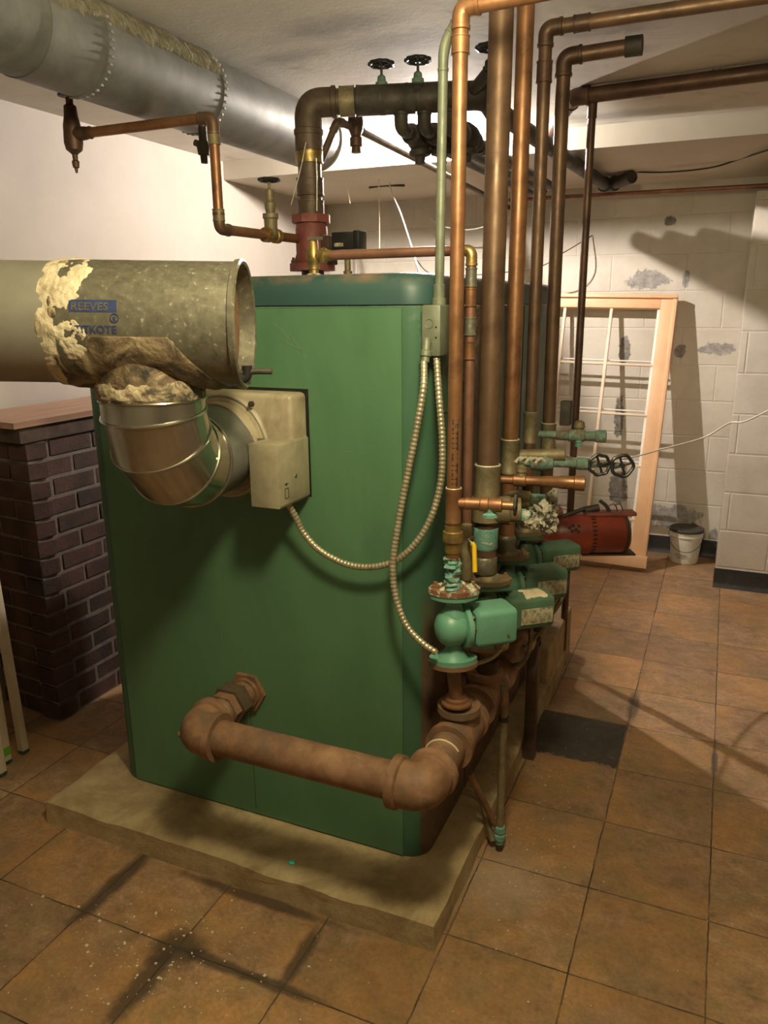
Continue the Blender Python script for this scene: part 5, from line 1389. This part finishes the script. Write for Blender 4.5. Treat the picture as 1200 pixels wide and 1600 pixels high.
# ------------------------------------------------------------------ thin wires, strings and cobwebs
def wire(pts, r, m, label, cat='wire', name='wire', n=8):
    return tag(MB().tube(spline(pts, n), r, 8).build(name, m), label, cat)
wire([at(x, y, Y=yy) for x, y, yy in ((866, 696, 2.62), (876, 706, 2.66), (895, 716, 2.8), (940, 719, 3.0), (985, 715, 3.15), (1030, 703, 3.25), (1080, 690, 3.3), (1108, 680, 3.3), (1140, 661, 3.25), (1165, 658, 3.2), (1225, 630, 3.1))], .0035, 'white_plastic', 'white cable stretched across window sash toward the right', 'cable', 'white_cable')
wire([(at(x, y, Y=yy) if yy else at(x, y, Z=SOF)) for x, y, yy in ((608, 285, 0), (613, 303, 4.0), (625, 330, 3.95), (640, 375, 3.9), (657, 430, 3.8))], .0035, 'white_paint', 'white cord hanging down behind boiler, beside black control', 'cord', 'cord')
wire([(at(x, y, Y=yy) if yy else at(x, y, Z=SOF)) for x, y, yy in ((592, 281, 0), (592, 305, 4.2), (593, 345, 4.2), (593, 400, 4.2))], .0032, 'putty', 'pale string hanging straight down behind the boiler', 'string', 'string')
wire([(at(x, y, Y=yy) if yy else at(x, y, Z=SOF)) for x, y, yy in ((547, 272, 0), (547, 280, 3.9), (544, 295, 3.9), (547, 318, 3.9))], .002, 'putty', 'short curled string hanging from beam behind the boiler', 'string', 'string')
wire([at(x, y, Y=yy) for x, y, yy in ((658, 325, 4.69), (684, 350, 4.4), (725, 359, 4.4), (760, 353, 4.4), (800, 335, 4.5), (845, 318, 4.69))], .003, 'white_plastic', 'white cable sagging across dark back wall behind risers', 'cable', 'white_cable')
wire([at(x, y, Y=yy) for x, y, yy in ((650, 405, 4.69), (668, 425, 4.4), (700, 432, 4.4), (830, 420, 4.4), (880, 395, 4.4), (925, 368, 4.69))], .003, 'iron_brown', 'brown wire looped low along the lit back wall', 'wire')
wire([at(x, y, Y=yy) for x, y, yy in ((970, 268, 4.3), (1040, 269, 4.2), (1110, 262, 4.15), (1160, 247, 4.1), (1230, 225, 3.6))], .004, 'iron', 'dark wire sagging under beam toward upper right', 'wire')
wire([at(x, y, Y=yy) for x, y, yy in ((478, 222, 2.1), (470, 262, 2.1), (455, 320, 2.1))], .0012, 'white_plastic', 'thin cobweb thread slanting beside the supply riser', 'thread', 'thread')
wire([at(x, y, Y=2.2) for x, y in ((494, 247), (495, 285), (495, 330))], .002, 'white_plastic', 'white string hanging tight along the supply riser', 'string', 'string')
wire([at(x, y, Y=4.1) for x, y in ((577, 293), (600, 290), (632, 290))], .006, 'iron', 'short dark rod hanging level under the beam', 'rod', 'rod')

# ------------------------------------------------------------------ plaster chips
b = MB()
def chips(n, cx, cy, sx_, sy_, z=0.0008, smax=.0035):
    for _ in range(n):
        x = random.gauss(cx, sx_); y = random.gauss(cy, sy_)
        if z < .01 and -1.69 < x < -.47 and y > 1.36: continue
        if -.52 < x < -.42 and 1.70 < y < 1.79: continue
        s = random.uniform(.0008, smax) * random.choice((.6, .6, 1, 1)); a = random.uniform(0, pi); c, d = cos(a), sin(a); e = random.uniform(.35, 1)
        b.obox((x, y, z + s * .2), (c, d, 0), (-d, c, 0), (0, 0, 1), 2 * s, 2 * s * e, s * .6)
chips(190, -1.06, 1.10, .16, .12); chips(60, -1.3, 1.0, .25, .15, smax=.0022); chips(110, -.36, 1.72, .09, .12, smax=.0022); chips(40, -.38, 2.1, .08, .2, smax=.0025); chips(60, -.6, 1.05, .3, .2, smax=.002); chips(40, .0, 1.7, .3, .4, smax=.0018)
chips(26, -.50, 2.1, .012, .3, .0815, .003)
tag(b.build('plaster_chips', 'chip'), 'scatter of tiny pale plaster chips on the tiled floor', 'plaster chips', kind='stuff')
q = at(456, 1349, Z=.081)
tag(MB().sphere((q.x, q.y, .083), .0068, (1.2, .9, .6), 12).build('plastic_bead', 'cyan'), 'tiny bright cyan bead lying on the concrete pad', 'bead')
